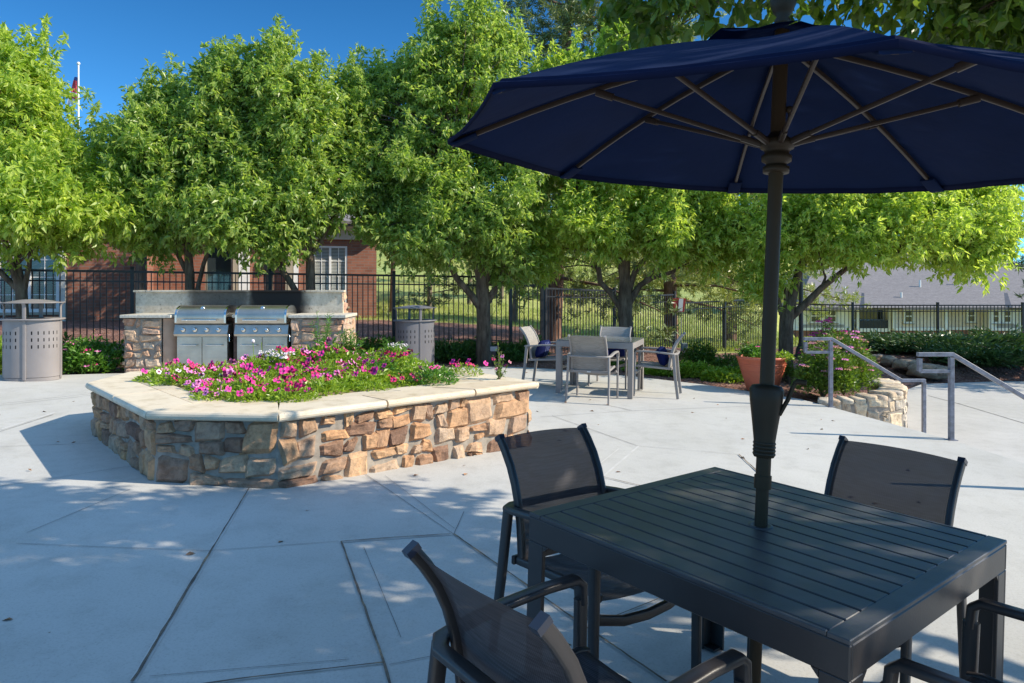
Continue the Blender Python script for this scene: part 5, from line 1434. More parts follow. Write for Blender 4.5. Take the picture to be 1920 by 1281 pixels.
# ------------------------------------------------------------------ shrubs and beds
def shrub(name, loc, rx_, ry_, h, label, mat='shrub', n_=1500, ll=.06, cat='shrub', group=None, flowers=None, seed=0, upright=.6, wr=.42):
    e = empty(name, loc, 0, label, cat, group); rg = np.random.default_rng(seed)
    sub = []; ns = max(5, int(8*rx_/.4)); V = []
    for s_ in range(ns):
        a = rg.random()*6.28; r = math.sqrt(rg.random())*.75; sr = .42+.25*rg.random(); hh = h*(1-.45*r*r)*(.8+.3*rg.random())
        n1 = n_//ns; th = rg.random(n1)*6.28; q = np.sqrt(rg.random(n1)); top = hh*np.sqrt(np.maximum(.05, 1-q*q*.9)); z = top*(.15+.85*rg.random(n1)**.6)
        P = np.stack([rx_*(r*math.cos(a)+q*sr*np.cos(th)), ry_*(r*math.sin(a)+q*sr*np.sin(th)), z], 1)
        D = unit(np.stack([np.cos(th)*q, np.sin(th)*q, np.full(n1, upright)], 1)+rg.normal(size=(n1, 3))*.5)
        L = ll*(.6+.8*rg.random(n1)); V.append(leaf_quads(P, D, unit(rg.normal(size=(n1, 3))*.5+np.array([0, 0, 1.])), L, L*wr)); sub.append((rx_*r*math.cos(a), ry_*r*math.sin(a), hh, rx_*sr))
    np_mesh('foliage', np.concatenate(V), 4, M[mat], e)
    mb = MB()
    for (x_, y_, hh, _) in sub: mb.tube([(0, 0, -.05), (x_*.6, y_*.6, hh*.4), (x_, y_, hh*.8)], [.012, .008, .004], 5)
    mb.build('stems', M['twig'], e)
    if flowers:
        rr = random.Random(seed); kinds, nf, s0 = flowers
        for _ in range(nf):
            x_, y_, hh, sr = rr.choice(sub); a = rr.random()*6.28; q = rr.random()**.5
            p = (x_+sr*q*math.cos(a), y_+sr*q*math.sin(a)*ry_/rx_, hh*math.sqrt(max(.05, 1-q*q*.9))+.01)
            o = link('flower_head', HEAD[rr.choice(kinds)], e); o.location = p; s_ = s0*rr.uniform(.7, 1.2); o.scale = (s_, s_, s_*.6)
    return e
def head_mesh(mat):
    mb = MB(); rr = random.Random(1)
    for _ in range(46):
        a = rr.random()*6.28; r = .05*math.sqrt(rr.random()); z = .03*math.sqrt(max(0, 1-(r/.05)**2))+rr.uniform(-.01, .012); s_ = .011
        c = Vector((r*math.cos(a), r*math.sin(a), z)); t = Vector((rr.gauss(0, 1), rr.gauss(0, 1), rr.gauss(0, .6))).normalized(); u = t.orthogonal().normalized()
        mb.add([c+t*s_, c+u*s_, c-t*s_, c-u*s_], [(0, 1, 2, 3)])
    o = mb.build('flower_head', mat); me = o.data; bpy.data.objects.remove(o); return me
HEAD = {k: head_mesh(v) for k, v in PET.items()}
# pot plants
shrub('pot_geranium', (3.52, 10.35, .34), .22, .2, .22, 'leafy geranium filling the planter pot with one pink bloom', 'grn2', 900, .05, 'plant', flowers=(['magenta'], 3, .7), seed=31)
shrub('pot_vine', (3.86, 10.2, .36), .14, .14, .16, 'trailing vine spilling over the pot rim toward the handrail', 'grn', 500, .05, 'plant', seed=32, upright=-.3)
shrub('pot_sedum', (3.43, 10.5, .38), .12, .12, .24, 'dusty flower heads at the back of the pot', 'shrub', 300, .04, 'plant', flowers=(['dusty', 'orange'], 8, .6), seed=33)
# flowering bushes between pot and wall
shrub('flowering_bush', (4.30, 9.90, -.1), .42, .36, .74, 'round spirea bush with pink and rusty flower heads between pot and handrail', 'shrub', 7000, .05, 'shrub', None, (['dusty', 'orange', 'pink'], 45, .9), 41)
shrub('flowering_bush', (4.78, 10.3, -.1), .46, .5, .92, 'taller bush covered in rusty and pink flower heads over the stone wall', 'shrub', 8000, .05, 'shrub', None, (['dusty', 'orange', 'pink', 'orange'], 80, 1.0), 42)
shrub('flowering_bush', (5.15, 11.6, -.2), .45, .5, 1.05, 'bush with bright magenta blooms behind the spirea', 'shrub', 6000, .055, 'shrub', None, (['magenta', 'crimson', 'magenta'], 26, 1.3), 43)
shrub('flowering_bush', (5.9, 12.8, -.3), .55, .5, .85, 'pink flowering bush near the lamp post base', 'shrub', 6000, .055, 'shrub', None, (['magenta', 'dusty'], 24, 1.3), 44)
# bed at left, by the trash can
for i, (px, Y, rx_, h, lab, fl, mt) in enumerate((
    (150, 10.5, .42, .52, 'leafy green bush with pink blossoms right of the taupe trash can', (['pink', 'magenta'], 16, 1.0), 'grn2'),
    (195, 10.7, .40, .55, 'leafy bush with reddish tips against the left grill pier', (['dusty', 'orange'], 8, .9), 'grn2'),
    (-2, 10.2, .40, .60, 'yellow-green bush cut by the left edge of the photo', None, 'grn'),
    (70, 11.6, .6, .55, 'low dark bush behind the taupe trash can', (['dusty'], 6, .9), 'shrub'),
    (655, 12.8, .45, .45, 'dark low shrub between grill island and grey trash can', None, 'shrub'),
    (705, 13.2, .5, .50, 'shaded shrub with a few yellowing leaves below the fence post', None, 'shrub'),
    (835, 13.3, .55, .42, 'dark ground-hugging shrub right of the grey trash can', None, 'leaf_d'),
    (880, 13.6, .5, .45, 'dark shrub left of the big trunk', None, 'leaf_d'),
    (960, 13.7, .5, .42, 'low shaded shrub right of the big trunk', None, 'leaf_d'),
    (1008, 13.9, .4, .55, 'leafy shrub at the tall corner post of the fence', None, 'shrub'))):
    x = rx(px, Y); shrub('garden_bush', (x, Y, T(x, Y)-.02), rx_, rx_*.75, h, lab, mt, 3200, .07, 'shrub', None, fl, 60+i)
gcs = [(1130, 13.1, .42, .28), (1215, 12.5, .45, .30), (1250, 12.2, .38, .26), (1290, 12.0, .45, .34), (1335, 11.9, .5, .36), (1372, 11.6, .5, .40), (1405, 11.9, .5, .48), (1310, 13.4, .4, .7), (1385, 12.9, .6, .6), (1440, 12.2, .5, .6)]
glabs = ['low green clump seen under the far table', 'yellow-green clump behind the right-hand taupe chair legs', 'small yellow-green clump beside the utility box', 'spreading green clump, first right of the far chairs', 'spreading green clump in the middle of the mulch edge', 'bushy clump closest to the pot on its left', 'dusty pink sedum clump behind the pot', 'upright leafy sprout against the fence pickets', 'leafy bush under the fence left of the umbrella pole', 'leafy bush at the foot of the leaning tree']
for i, ((px, Y, r_, h), lb) in enumerate(zip(gcs, glabs)):
    h = h*.72*(.8+.12*(i % 4)); r_ = r_*.86
    x = rx(px, Y); shrub('garden_clump', (x, Y, T(x, Y)-.02), r_, r_*.6, h, lb, 'grn' if i in (1, 2, 3, 4, 5) else 'shrub', 2600, .06, 'plant', None, (['dusty'], 12, .8) if i == 6 else None, 90+i)
# junipers
def juniper(px, Y, rx_, h, label, seed, ry=None):
    h = h*.46
    x = rx(px, Y); z = T(x, Y); e = empty('juniper', (x, Y, z), 0, label, 'shrub', 'dark junipers at the right-hand fence'); rg = np.random.default_rng(seed); ry = ry or rx_*.8
    V = []; mb = MB()
    for s_ in range(int(46*rx_)):
        a = rg.random()*6.28; el = .12+.7*rg.random()**1.5; Ls = rg.random()*.4+.6
        tip = np.array([math.cos(a)*rx_*Ls, math.sin(a)*ry*Ls, h*(.25+.85*el*1.2)*Ls]); k = 75
        mb.tube([(0, 0, 0), Vector(tip)*.5+Vector((0, 0, h*.12)), Vector(tip)], [.015, .010, .004], 4)
        t = rg.random(k)**.7; P = np.outer(t, tip)+np.outer(np.sin(t*3.14)*h*.12, [0, 0, 1])+rg.normal(size=(k, 3))*np.array([.10, .10, .05])
        D = unit(tip/np.linalg.norm(tip)+rg.normal(size=(k, 3))*.35+np.array([0, 0, .25])); L = .17*(.6+.7*rg.random(k))
        V.append(leaf_quads(P, D, unit(rg.normal(size=(k, 3))*.6+np.array([0, 0, 1.])), L, L*.26))
    mb.build('stems', M['twig'], e); np_mesh('foliage', np.concatenate(V), 4, M['juniper'], e)
for a in ((1700, 18.3, 1.4, .85, 'dark juniper behind the boulders, closest to the lamp post', 1), (1760, 17.9, 1.5, 1.0, 'dark juniper mound behind the near handrail post', 2), (1820, 18.6, 1.6, 1.05, 'tallest dark juniper below the second fence post', 3),
          (1835, 16.7, 1.3, .75, 'juniper spilling onto the lower patio right of the handrail', 4), (1895, 17.0, 1.5, .9, 'juniper cut by the right edge, behind the sloping rail', 5), (1950, 18.5, 1.6, 1.0, 'juniper at the right edge under the fence', 6), (1660, 19.2, 1.1, .7, 'small juniper at the foot of the fence behind the pink bush', 7)): juniper(*a)

# ------------------------------------------------------------------ trees
GT = 'leafy ornamental trees around the patio'
def tp(px, py, Y, r, B): p = W3(px, py, Y); return (p[0]-B[0], p[1]-B[1], p[2]-B[2], r)
# 1 leftmost tree
Y = 11.4; x = rx(44, Y); B = (x, Y, T(x, Y))
broad_tree('shade_tree', B, [(0, 0, -.2, .12), (0, 0, .4, .095), tp(40, 545, Y, .085, B), tp(30, 500, Y, .075, B)],
  [[tp(40, 545, Y, .06, B), tp(22, 500, Y-.1, .05, B), tp(8, 450, Y-.2, .04, B), tp(-10, 380, Y, .03, B)], [tp(42, 560, Y, .05, B), tp(54, 500, Y, .035, B), tp(62, 440, Y, .03, B), tp(110, 330, Y, .02, B)], [tp(36, 545, Y, .05, B), tp(-10, 500, Y, .04, B), tp(-60, 440, Y, .03, B)], [tp(30, 500, Y, .05, B), tp(50, 380, Y, .04, B), tp(30, 220, Y, .03, B)]],
  [pblob(110, 410, 10.9, 130, 70, 46), pblob(20, 400, 11.4, 130, 80, 36), pblob(56, 300, 11.4, 92, 80, 34), pblob(20, 200, 11.4, 90, 80, 28), pblob(48, 200, 11.6, 30, 60, 9), pblob(205, 428, 11.2, 45, 40, 9), pblob(140, 390, 11.4, 56, 55, 14), pblob(-60, 300, 11.4, 90, 150, 24), pblob(12, 150, 11.5, 32, 42, 6), pblob(50, 122, 11.6, 13, 26, 3)],
  'bright yellow-green tree at the left edge behind the taupe trash can', GT, 1, 'leaf_y', .125, .8)
# 2 behind left grill
Y = 12.0; x = rx(356, Y); B = (x, Y, T(x, Y))
broad_tree('shade_tree', B, [(0, 0, -.2, .10), (0, 0, .5, .085), tp(356, 520, Y, .075, B), tp(352, 460, Y, .06, B)],
  [[tp(355, 520, Y, .045, B), tp(330, 470, Y, .035, B), tp(315, 430, Y, .03, B), tp(290, 340, Y, .02, B)], [tp(366, 560, Y, .04, B), tp(382, 495, Y, .035, B), tp(400, 445, Y, .03, B), tp(425, 380, Y, .02, B)], [tp(352, 460, Y, .05, B), tp(355, 340, Y, .04, B), tp(340, 220, Y, .025, B)]],
  [pblob(330, 400, 12, 110, 55, 34), pblob(300, 300, 12, 95, 90, 36), pblob(275, 258, 12, 50, 60, 14), pblob(370, 290, 12, 80, 95, 30), pblob(310, 198, 12, 40, 38, 8), pblob(402, 196, 12, 44, 62, 12), pblob(415, 405, 11.4, 66, 58, 22), pblob(300, 440, 11.9, 60, 34, 12), pblob(245, 360, 12.3, 40, 60, 9)],
  'green tree rising directly behind the left grill', GT, 2, 'leaf', .115, .85)
# 3 behind right grill
Y = 12.4; x = rx(584, Y); B = (x, Y, T(x, Y))
broad_tree('shade_tree', B, [(0, 0, -.2, .11), (0, 0, .5, .095), tp(582, 520, Y, .08, B), tp(582, 480, Y, .075, B)],
  [[tp(562, 560, Y, .055, B), tp(548, 535, Y, .055, B), tp(525, 500, Y, .05, B), tp(505, 455, Y, .045, B), tp(480, 380, Y, .03, B)], [tp(582, 480, Y, .05, B), tp(570, 400, Y, .04, B), tp(560, 300, Y, .03, B)], [tp(582, 480, Y, .045, B), tp(610, 440, Y, .03, B), tp(628, 400, Y, .02, B), tp(640, 340, Y, .015, B)]],
  [pblob(540, 390, 12.2, 90, 70, 32), pblob(480, 330, 12.4, 90, 100, 36), pblob(570, 280, 12.4, 80, 120, 38), pblob(530, 188, 12.4, 68, 68, 20), pblob(518, 112, 12.4, 24, 32, 5), pblob(455, 158, 12.4, 44, 55, 12), pblob(598, 188, 12.6, 36, 45, 8), pblob(500, 440, 11.8, 60, 48, 18), pblob(628, 370, 12.3, 40, 60, 12), pblob(440, 245, 12.4, 50, 70, 12)],
  'green tree with a leaning second stem behind the right grill', GT, 3, 'leaf', .11, .85)
# 4 big tree in the middle
Y = 13.2; x = rx(907, Y); B = (x, Y, T(x, Y))
broad_tree('shade_tree', B, [(0, 0, -.2, .19), (0, 0, .25, .145), tp(907, 600, Y, .128, B), tp(906, 570, Y, .135, B), tp(904, 530, Y, .11, B), tp(905, 470, Y, .09, B), tp(900, 360, Y, .06, B)],
  [[tp(902, 580, Y, .07, B), tp(885, 555, Y-.1, .065, B), tp(855, 520, Y-.2, .055, B), tp(840, 490, Y-.3, .05, B), tp(800, 430, Y-.3, .03, B)], [tp(912, 570, Y, .07, B), tp(932, 535, Y, .055, B), tp(945, 500, Y, .045, B), tp(985, 440, Y, .03, B)], [tp(908, 550, Y, .06, B), tp(918, 500, Y, .055, B), tp(925, 440, Y, .045, B), tp(930, 330, Y, .03, B)], [tp(903, 545, Y, .06, B), tp(892, 500, Y, .05, B), tp(880, 420, Y, .04, B), tp(850, 300, Y, .03, B)], [tp(925, 545, Y, .035, B), tp(955, 510, Y, .03, B), tp(985, 490, Y, .02, B)]],
  [pblob(800, 440, 12.6, 105, 55, 36), pblob(930, 420, 12.8, 110, 75, 46), pblob(700, 380, 13, 60, 70, 22), pblob(820, 330, 13.2, 130, 100, 60), pblob(700, 250, 13.4, 70, 90, 30), pblob(652, 320, 12.9, 46, 110, 26), pblob(680, 165, 13.6, 40, 48, 10), pblob(736, 168, 13.6, 36, 46, 9), pblob(800, 190, 13.4, 80, 110, 38), pblob(838, 98, 13.4, 46, 70, 14), pblob(920, 200, 13.4, 90, 120, 44), pblob(940, 110, 13.6, 42, 55, 10), pblob(980, 320, 13.2, 70, 90, 26), pblob(880, 48, 13.4, 46, 42, 8), pblob(672, 225, 13.4, 26, 50, 6), pblob(960, 500, 13.3, 50, 22, 10)],
  'biggest tree in the middle, dark forked trunk behind the planter end', GT, 4, 'leaf', .11, .85)
# 5 tree behind the far table
Y = 13.6; x = rx(1178, Y); B = (x, Y, T(x, Y))
broad_tree('shade_tree', B, [(0, 0, -.2, .17), (0, 0, .3, .145), tp(1172, 600, Y, .135, B), tp(1172, 570, Y, .14, B), tp(1172, 520, Y, .10, B), tp(1174, 470, Y, .08, B), tp(1170, 380, Y, .05, B)],
  [[tp(1162, 575, Y, .06, B), tp(1145, 550, Y, .055, B), tp(1126, 530, Y, .055, B), tp(1122, 505, Y, .05, B), tp(1110, 470, Y, .045, B), tp(1080, 400, Y, .03, B)], [tp(1180, 570, Y, .06, B), tp(1200, 535, Y, .055, B), tp(1225, 520, Y, .05, B), tp(1262, 510, Y, .04, B), tp(1320, 440, Y, .03, B)], [tp(1178, 550, Y, .06, B), tp(1190, 510, Y, .055, B), tp(1215, 480, Y, .05, B), tp(1235, 430, Y, .035, B)], [tp(1168, 540, Y, .055, B), tp(1162, 490, Y, .05, B), tp(1150, 420, Y, .035, B)], [tp(1182, 555, Y, .045, B), tp(1215, 520, Y, .035, B), tp(1245, 490, Y, .03, B), tp(1300, 430, Y, .02, B)]],
  [pblob(1110, 430, 13.1, 90, 55, 34), pblob(1250, 440, 13.1, 110, 60, 42), pblob(1170, 340, 13.6, 130, 80, 46), pblob(1080, 290, 13.6, 70, 80, 24), pblob(1300, 380, 13.4, 80, 70, 28), pblob(1110, 170, 13.8, 70, 70, 22), pblob(1180, 100, 13.8, 60, 70, 18), pblob(1040, 180, 13.6, 55, 70, 16), pblob(1230, 190, 14, 80, 90, 26), pblob(1350, 470, 13.3, 50, 50, 16), pblob(1330, 260, 14, 90, 90, 24), pblob(1010, 470, 13.4, 45, 45, 12)],
  'spreading many-stemmed tree directly behind the far table', GT, 5, 'leaf_y', .11, .85)
# 6 leaning tree behind the umbrella pole
Y = 12.6; x = rx(1473, Y); B = (x, Y, T(x, Y))
broad_tree('shade_tree', B, [(0, 0, -.2, .15), (0, 0, .4, .125), tp(1474, 610, Y, .12, B), tp(1476, 590, Y, .125, B), tp(1484, 560, Y, .09, B), tp(1495, 520, Y, .07, B), tp(1505, 480, Y, .06, B), tp(1515, 400, Y, .04, B)],
  [[tp(1482, 595, Y, .075, B), tp(1510, 570, Y-.1, .065, B), tp(1540, 540, Y-.2, .055, B), tp(1585, 505, Y-.3, .045, B), tp(1650, 470, Y-.4, .035, B), tp(1740, 430, Y-.3, .02, B)], [tp(1466, 590, Y, .05, B), tp(1458, 560, Y, .045, B), tp(1440, 480, Y, .03, B), tp(1420, 400, Y, .02, B)], [tp(1474, 590, Y, .04, B), tp(1474, 560, Y, .04, B), tp(1474, 540, Y, .035, B)], [tp(1540, 540, Y-.2, .03, B), tp(1548, 520, Y-.2, .02, B)], [tp(1500, 505, Y, .05, B), tp(1580, 400, Y, .04, B), tp(1700, 350, Y, .025, B)]],
  [pblob(1540, 432, 12.2, 100, 60, 40), pblob(1680, 432, 12.0, 110, 52, 44), pblob(1790, 440, 12.2, 90, 70, 30), pblob(1430, 430, 12.6, 80, 70, 30), pblob(1560, 350, 12.8, 120, 80, 36), pblob(1710, 370, 12.6, 110, 55, 28), pblob(1840, 420, 12.4, 60, 65, 18), pblob(1800, 478, 12.1, 85, 28, 16), pblob(1620, 476, 11.9, 60, 22, 8), pblob(1440, 530, 12.4, 35, 28, 6), pblob(1500, 260, 13, 100, 60, 16), pblob(1860, 370, 12.6, 55, 30, 8)],
  'tree with a long limb leaning toward the apartments, behind the umbrella pole', GT, 6, 'leaf_y', .11, .8)
# 7 shade tree outside the frame at right, overhanging the near table
B = (5.0, 1.6, gz(4.9)-.66)
broad_tree('overhanging_tree', B, [(0, 0, -.1, .22), (0, 0, .8, .18), (-.1, .1, 1.9, .17), (-.2, .2, 2.8, .14), (-.2, .2, 4.2, .09)],
  [[(-.1, .1, 2.0, .10), (-.8, .7, 2.9, .08), (-1.8, 1.3, 3.6, .05), (-3.0, 1.9, 4.0, .03)], [(-.1, .1, 2.1, .09), (-.4, 1.2, 3.1, .07), (-.7, 2.3, 3.8, .04)], [(-.2, .2, 2.8, .08), (-1.6, -.4, 4.0, .05), (-3.2, -.7, 4.6, .03)], [(-.1, 0, 2.2, .08), (1, 1, 3.6, .05)], [(-.2, .2, 3, .07), (0, -1.6, 4.2, .04)]],
  [(.86, 3.85, 3.0, .22, .35, .16, 9), (1.9, 3.8, 3.12, .5, .5, .10, 14), (2.7, 3.9, 2.98, .5, .5, .20, 20), (1.6, 3.9, 3.5, .8, .5, .25, 18), (3.3, 4.0, 3.0, .8, .6, .40, 36), (4.6, 3.2, 3.6, 1.3, 1.2, .8, 34), (2.6, 2.9, 3.75, 1.3, 1.2, .45, 24), (4.4, 1.6, 4.4, 1.8, 2.0, 1.4, 48), (2.3, 1.2, 4.6, 1.5, 1.6, .7, 28), (5.8, 2.4, 4.2, 1.4, 1.6, 1.4, 36), (3.2, 3.2, 4.8, 1.1, .9, .5, 20), (1.6, 3.6, 3.9, .8, .6, .35, 14)],
  'tree overhanging the umbrella from the top right, broad hanging leaves', None, 7, 'leaf_n', .092, .42, clump=(.18, .36), near=True, per=7)

for i, (px, Y, lab) in enumerate(((505, 20.2, 'tree added to shade the brick building, glimpsed between the two behind the grills'), (262, 18.8, 'tree added to shade the brick gable wing, hidden behind the left grill tree'))):
    x = rx(px, Y); g_ = T(x, Y)  # extra trees added to cast shade on the brick front
    broad_tree('shade_tree', (x, Y, g_), [(0, 0, -.2, .13), (0, 0, 1.2, .11), (.05, 0, 2.4, .09), (0, 0, 4.4, .05)], [[(0, 0, 2.5, .06), (.6, .1, 3.4, .04), (1.0, .2, 4.0, .02)], [(0, 0, 2.6, .06), (-.6, -.1, 3.5, .04), (-1.2, 0, 4.0, .02)]],
      [(x, Y, g_+4.1, 1.9, 1.7, 1.6, 60), (x-1, Y, g_+3.3, 1.1, 1.1, .6, 16)], lab, GT, 30+i, 'leaf_d', .12, .6)
# pines
def pine(px, Y, h, z_lo, rad_, label, seed, lean=0, nb=34, mat='needle', tuft=.2, cat='pine tree', group='pines beyond the fence', x=None, lo_r=None, r0=.22):
    x = rx(px, Y) if x is None else x; g_ = T(x, Y); e = empty('pine_tree', (x, Y, g_), 0, label, cat, group); rg = np.random.default_rng(seed)
    mb = MB(); mb.tube([(0, 0, -.2), (lean*.3, 0, h*.3), (lean*.6, 0, h*.65), (lean, 0, h)], [r0, r0*.8, r0*.5, .03], 12)
    C = []
    for i in range(nb):
        t = i/nb; z = z_lo+(h-z_lo)*t; a = i*2.4+rg.random(); R_ = rad_*(1-t*.75)*(.65+.5*rg.random())
        if t < .3 and lo_r: R_ = lo_r*(.7+.5*rg.random())
        p0 = Vector((lean*z/h, 0, z)); p1 = p0+Vector((math.cos(a)*R_, math.sin(a)*R_, R_*(-.12+.25*t+rg.normal()*.08)))
        mb.tube([p0, p0.lerp(p1, .5)+Vector((0, 0, .05*R_)), p1], [.05*(1-t*.6), .03, .01], 6)
        for k in range(10):
            s_ = .25+.78*k/9; q = p0.lerp(p1, s_)+Vector(rg.normal(size=3))*Vector((.30, .30, .12)).length*.45*(.5+s_)
            C.append(q)
    mb.build('trunk', M['pinebark'], e)
    C = np.array([tuple(c) for c in C]); n1 = 22; idx = None
    sub = np.repeat(C, 7, axis=0)+rg.normal(size=(len(C)*7, 3))*np.array([.28, .28, .12]); td = unit(rg.normal(size=sub.shape)*.7+np.array([0, 0, .35]))
    P = np.repeat(sub, n1, axis=0)+np.repeat(td, n1, axis=0)*(rg.random(len(sub)*n1)*tuft*.8)[:, None]; D = unit(np.repeat(td, n1, axis=0)*.7+rg.normal(size=P.shape)*.6)
    L = tuft*.75*(.6+.6*rg.random(len(P))); np_mesh('crown', leaf_quads(P, D, unit(rg.normal(size=P.shape)), L, L*.12+.006), 4, M[mat], e)
    return e
pine(1036, 18.2, 12.0, 1.2, 3.2, 'tall pine whose top shows above the trees left of the umbrella', 1, .6, 44, 'needle_d', .24)
pine(1259, 21.0, 9.5, 1.5, 4.2, 'pine with a thick trunk behind the red box on the fence', 2, -.2, 46, 'needle', .24, lo_r=2.7)
pine(1370, 26.0, 8.0, 1.8, 3.6, 'pale green pine beyond the fence left of the umbrella pole', 3, .2, 36, 'needle', .26, lo_r=3.4)
pine(0, 15.3, 7.5, 1.6, 2.3, 'dark pine at the right edge beside the apartments', 4, 0, 30, 'needle_d', .22, x=13.4, r0=.18)
# slender pale trees beyond the fence
for i, (px, Y, h, w_, lab) in enumerate(((805, 30, 5.0, 1.5, 'slender pale-trunked tree beyond the fence left of the big trunk'), (880, 33, 5.5, 1.7, 'slender tree on the lawn just left of the big trunk'), (735, 29, 5.5, 1.6, 'leafy tree beside the corner of the brick building'), (940, 36, 5.5, 1.8, 'slender tree on the lawn right of the big trunk'), (965, 27, 4.2, 1.3, 'small light tree by the tall corner fence post'), (835, 48, 6, 2.4, 'round tree further up the grassy hill'))):
    x = rx(px, Y); g_ = T(x, Y)
    broad_tree('slender_tree', (x, Y, g_), [(0, 0, -.2, .12), (.05, 0, h*.4, .09), (0, 0, h*.8, .04)], [[(.03, 0, h*.35, .05), (.5, .1, h*.6, .03)], [(.03, 0, h*.45, .05), (-.5, .1, h*.7, .03)]],
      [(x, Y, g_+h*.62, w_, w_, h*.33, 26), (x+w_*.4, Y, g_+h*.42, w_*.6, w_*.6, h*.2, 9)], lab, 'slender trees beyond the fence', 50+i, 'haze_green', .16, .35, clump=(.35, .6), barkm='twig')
for i, (px, Y, w_, h, lab, mt) in enumerate(((1393, 36, 1.15, 2.3, 'round dark bush on the lawn seen through the fence pickets', 'leaf_d'), (1718, 46, 2.2, 3.6, 'pale leafy tree in front of the apartment windows', 'haze_green'), (1325, 60, 2.5, 2.6, 'shrub on the hillside beyond the pines', 'haze_green'), (1050, 40, 2.2, 2.4, 'olive shrub on the slope behind the far table', 'haze_green'))):
    x = rx(px, Y); g_ = T(x, Y)
    if i == 1: g_ = -5.4
    e = empty('hill_bush', (x, Y, g_), 0, lab, 'bush'); rg = np.random.default_rng(70+i)
    C = rg.normal(size=(34, 3)); C = unit(C)*(.45+.5*rg.random((34, 1)))*np.array([w_, w_, h*.5])+np.array([0, 0, h*.52])
    np_mesh('foliage', clump_leaves(rg, C, np.full(34, .42*w_/1.5+.1), 22, 9, .16), 4, M[mt], e)
    mb = MB(); mb.tube([(0, 0, -.2), (0, 0, h*.5)], [.07, .04], 8); mb.build('trunk', M['twig'], e)
for i, (px, Y, h, w_) in enumerate(((1150, 75, 7, 4), (1330, 90, 8, 4.5), (1000, 85, 8, 4.5), (1460, 110, 9, 5), (870, 95, 9, 5), (760, 80, 9, 4.5))):
    x = rx(px, Y); g_ = T(x, Y)
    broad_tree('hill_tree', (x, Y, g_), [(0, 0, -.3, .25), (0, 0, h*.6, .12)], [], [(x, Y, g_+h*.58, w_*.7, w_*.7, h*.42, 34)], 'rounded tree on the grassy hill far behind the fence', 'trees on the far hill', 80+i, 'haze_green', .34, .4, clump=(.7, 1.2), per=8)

# ------------------------------------------------------------------ loose leaves on the mulch and patio
rg = np.random.default_rng(3); P = []
for _ in range(5200):
    x = rg.uniform(-13, 5.0); y = rg.uniform(9.6, 18); 
    if inside(edge_poly, x, y): 
        if rg.random() > .02: continue
        z = gz(x)+.004
    else: z = T(x, y)+.015
    P.append((x, y, z))
for _ in range(140):
    x = rg.uniform(-6, 3.8); y = rg.uniform(1.6, 12)
    if inside(edge_poly, x, y) and not inside(COP, x, y) and abs(y-IY) > .4: P.append((x, y, gz(x)+.004))
P = np.array(P); D = rg.normal(size=P.shape)*np.array([1, 1, .12]); N = rg.normal(size=P.shape)*.3+np.array([0, 0, 1.])
L = .05*(.6+.8*rg.random(len(P))); M['litter'] = plain('dry_leaf', (.28, .15, .08), .9, var=.5, scale=30)
tag(np_mesh('mulch_litter', leaf_quads(P, D, N, L, L*.5), 4, M['litter']), 'scattered bark chips and dry leaves on the mulch bed', 'mulch', None, 'stuff')
# grass blades along the edge of the lawn
n_ = 26000; x = rg.uniform(-6, 14, n_); y = 19.5+rg.random(n_)**1.3*14; ok = []
P = np.array([(a, b, T(a, b)) for a, b in zip(x, y) if not (a > 6.6 and b < 21) and (b > 25.2 or a > 1.2) and (a/b < .42)])
D = rg.normal(size=P.shape)*.35+np.array([0, 0, 1.]); L = .12*(.6+.8*rg.random(len(P)))
tag(np_mesh('lawn_grass', leaf_quads(P, D, rg.normal(size=P.shape), L, L*.12+.006), 4, M['haze_green']), 'light green lawn grass beyond the fence', 'grass', None, 'stuff')

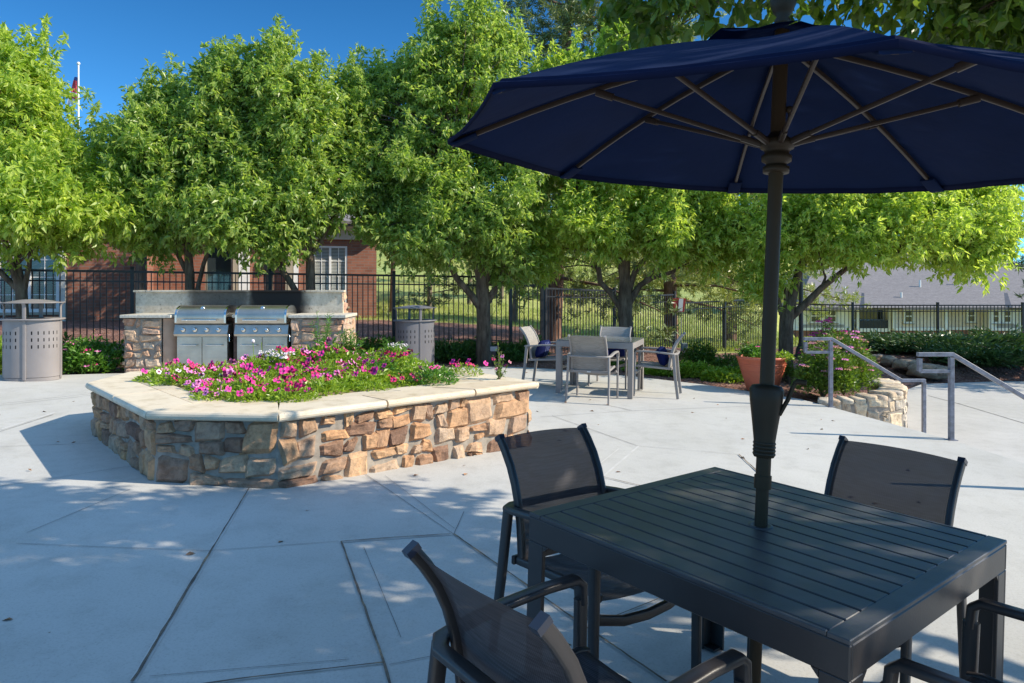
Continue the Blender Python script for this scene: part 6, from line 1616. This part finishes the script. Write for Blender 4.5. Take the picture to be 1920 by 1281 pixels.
# ------------------------------------------------------------------ camera, light, sky
cam = bpy.data.cameras.new('camera'); cam.sensor_width = 36; cam.lens = 36*F/1920; cam.shift_y = (YH-640.5)/1920; cam.clip_end = 2000; cam.clip_start = .05
co = bpy.data.objects.new('camera', cam); col.objects.link(co); co.location = (0, 0, H); co.rotation_euler = (rad(90), 0, 0); sc.camera = co
sun = bpy.data.lights.new('sun', 'SUN'); sun.energy = 3.0; sun.angle = rad(.5); sun.color = (1, .90, .74)
so = bpy.data.objects.new('sun', sun); col.objects.link(so); so.rotation_euler = SUNV.to_track_quat('Z', 'Y').to_euler(); so.location = (20, -4, 18)
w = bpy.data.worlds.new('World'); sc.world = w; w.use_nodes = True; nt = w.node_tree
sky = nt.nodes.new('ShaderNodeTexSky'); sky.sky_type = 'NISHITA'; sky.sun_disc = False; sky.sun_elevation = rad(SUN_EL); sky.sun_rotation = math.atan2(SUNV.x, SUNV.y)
sky.altitude = 3500; sky.air_density = 1.0; sky.dust_density = 0.0; sky.ozone_density = 1.0
hs = nt.nodes.new('ShaderNodeHueSaturation'); hs.inputs['Saturation'].default_value = 1.0; hs.inputs['Value'].default_value = 1.0; hs.inputs['Hue'].default_value = .488
# sky graded by height: low band darkened and blued, upper sky boosted to fill shade
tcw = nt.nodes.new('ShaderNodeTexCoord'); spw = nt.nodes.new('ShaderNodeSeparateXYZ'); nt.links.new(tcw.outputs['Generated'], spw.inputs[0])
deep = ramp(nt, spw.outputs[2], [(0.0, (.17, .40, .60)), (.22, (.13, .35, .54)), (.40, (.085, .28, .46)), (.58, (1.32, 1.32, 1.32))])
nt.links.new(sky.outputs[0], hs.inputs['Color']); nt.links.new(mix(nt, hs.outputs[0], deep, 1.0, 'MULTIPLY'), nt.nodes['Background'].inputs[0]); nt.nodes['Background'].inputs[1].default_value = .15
sc.view_settings.view_transform = 'Standard'; sc.view_settings.look = 'None'; sc.view_settings.exposure = 1.30; sc.view_settings.gamma = 1
sc.cycles.max_bounces = 10; sc.cycles.diffuse_bounces = 6; sc.cycles.transmission_bounces = 8; sc.cycles.transparent_max_bounces = 12; sc.cycles.use_denoising = True
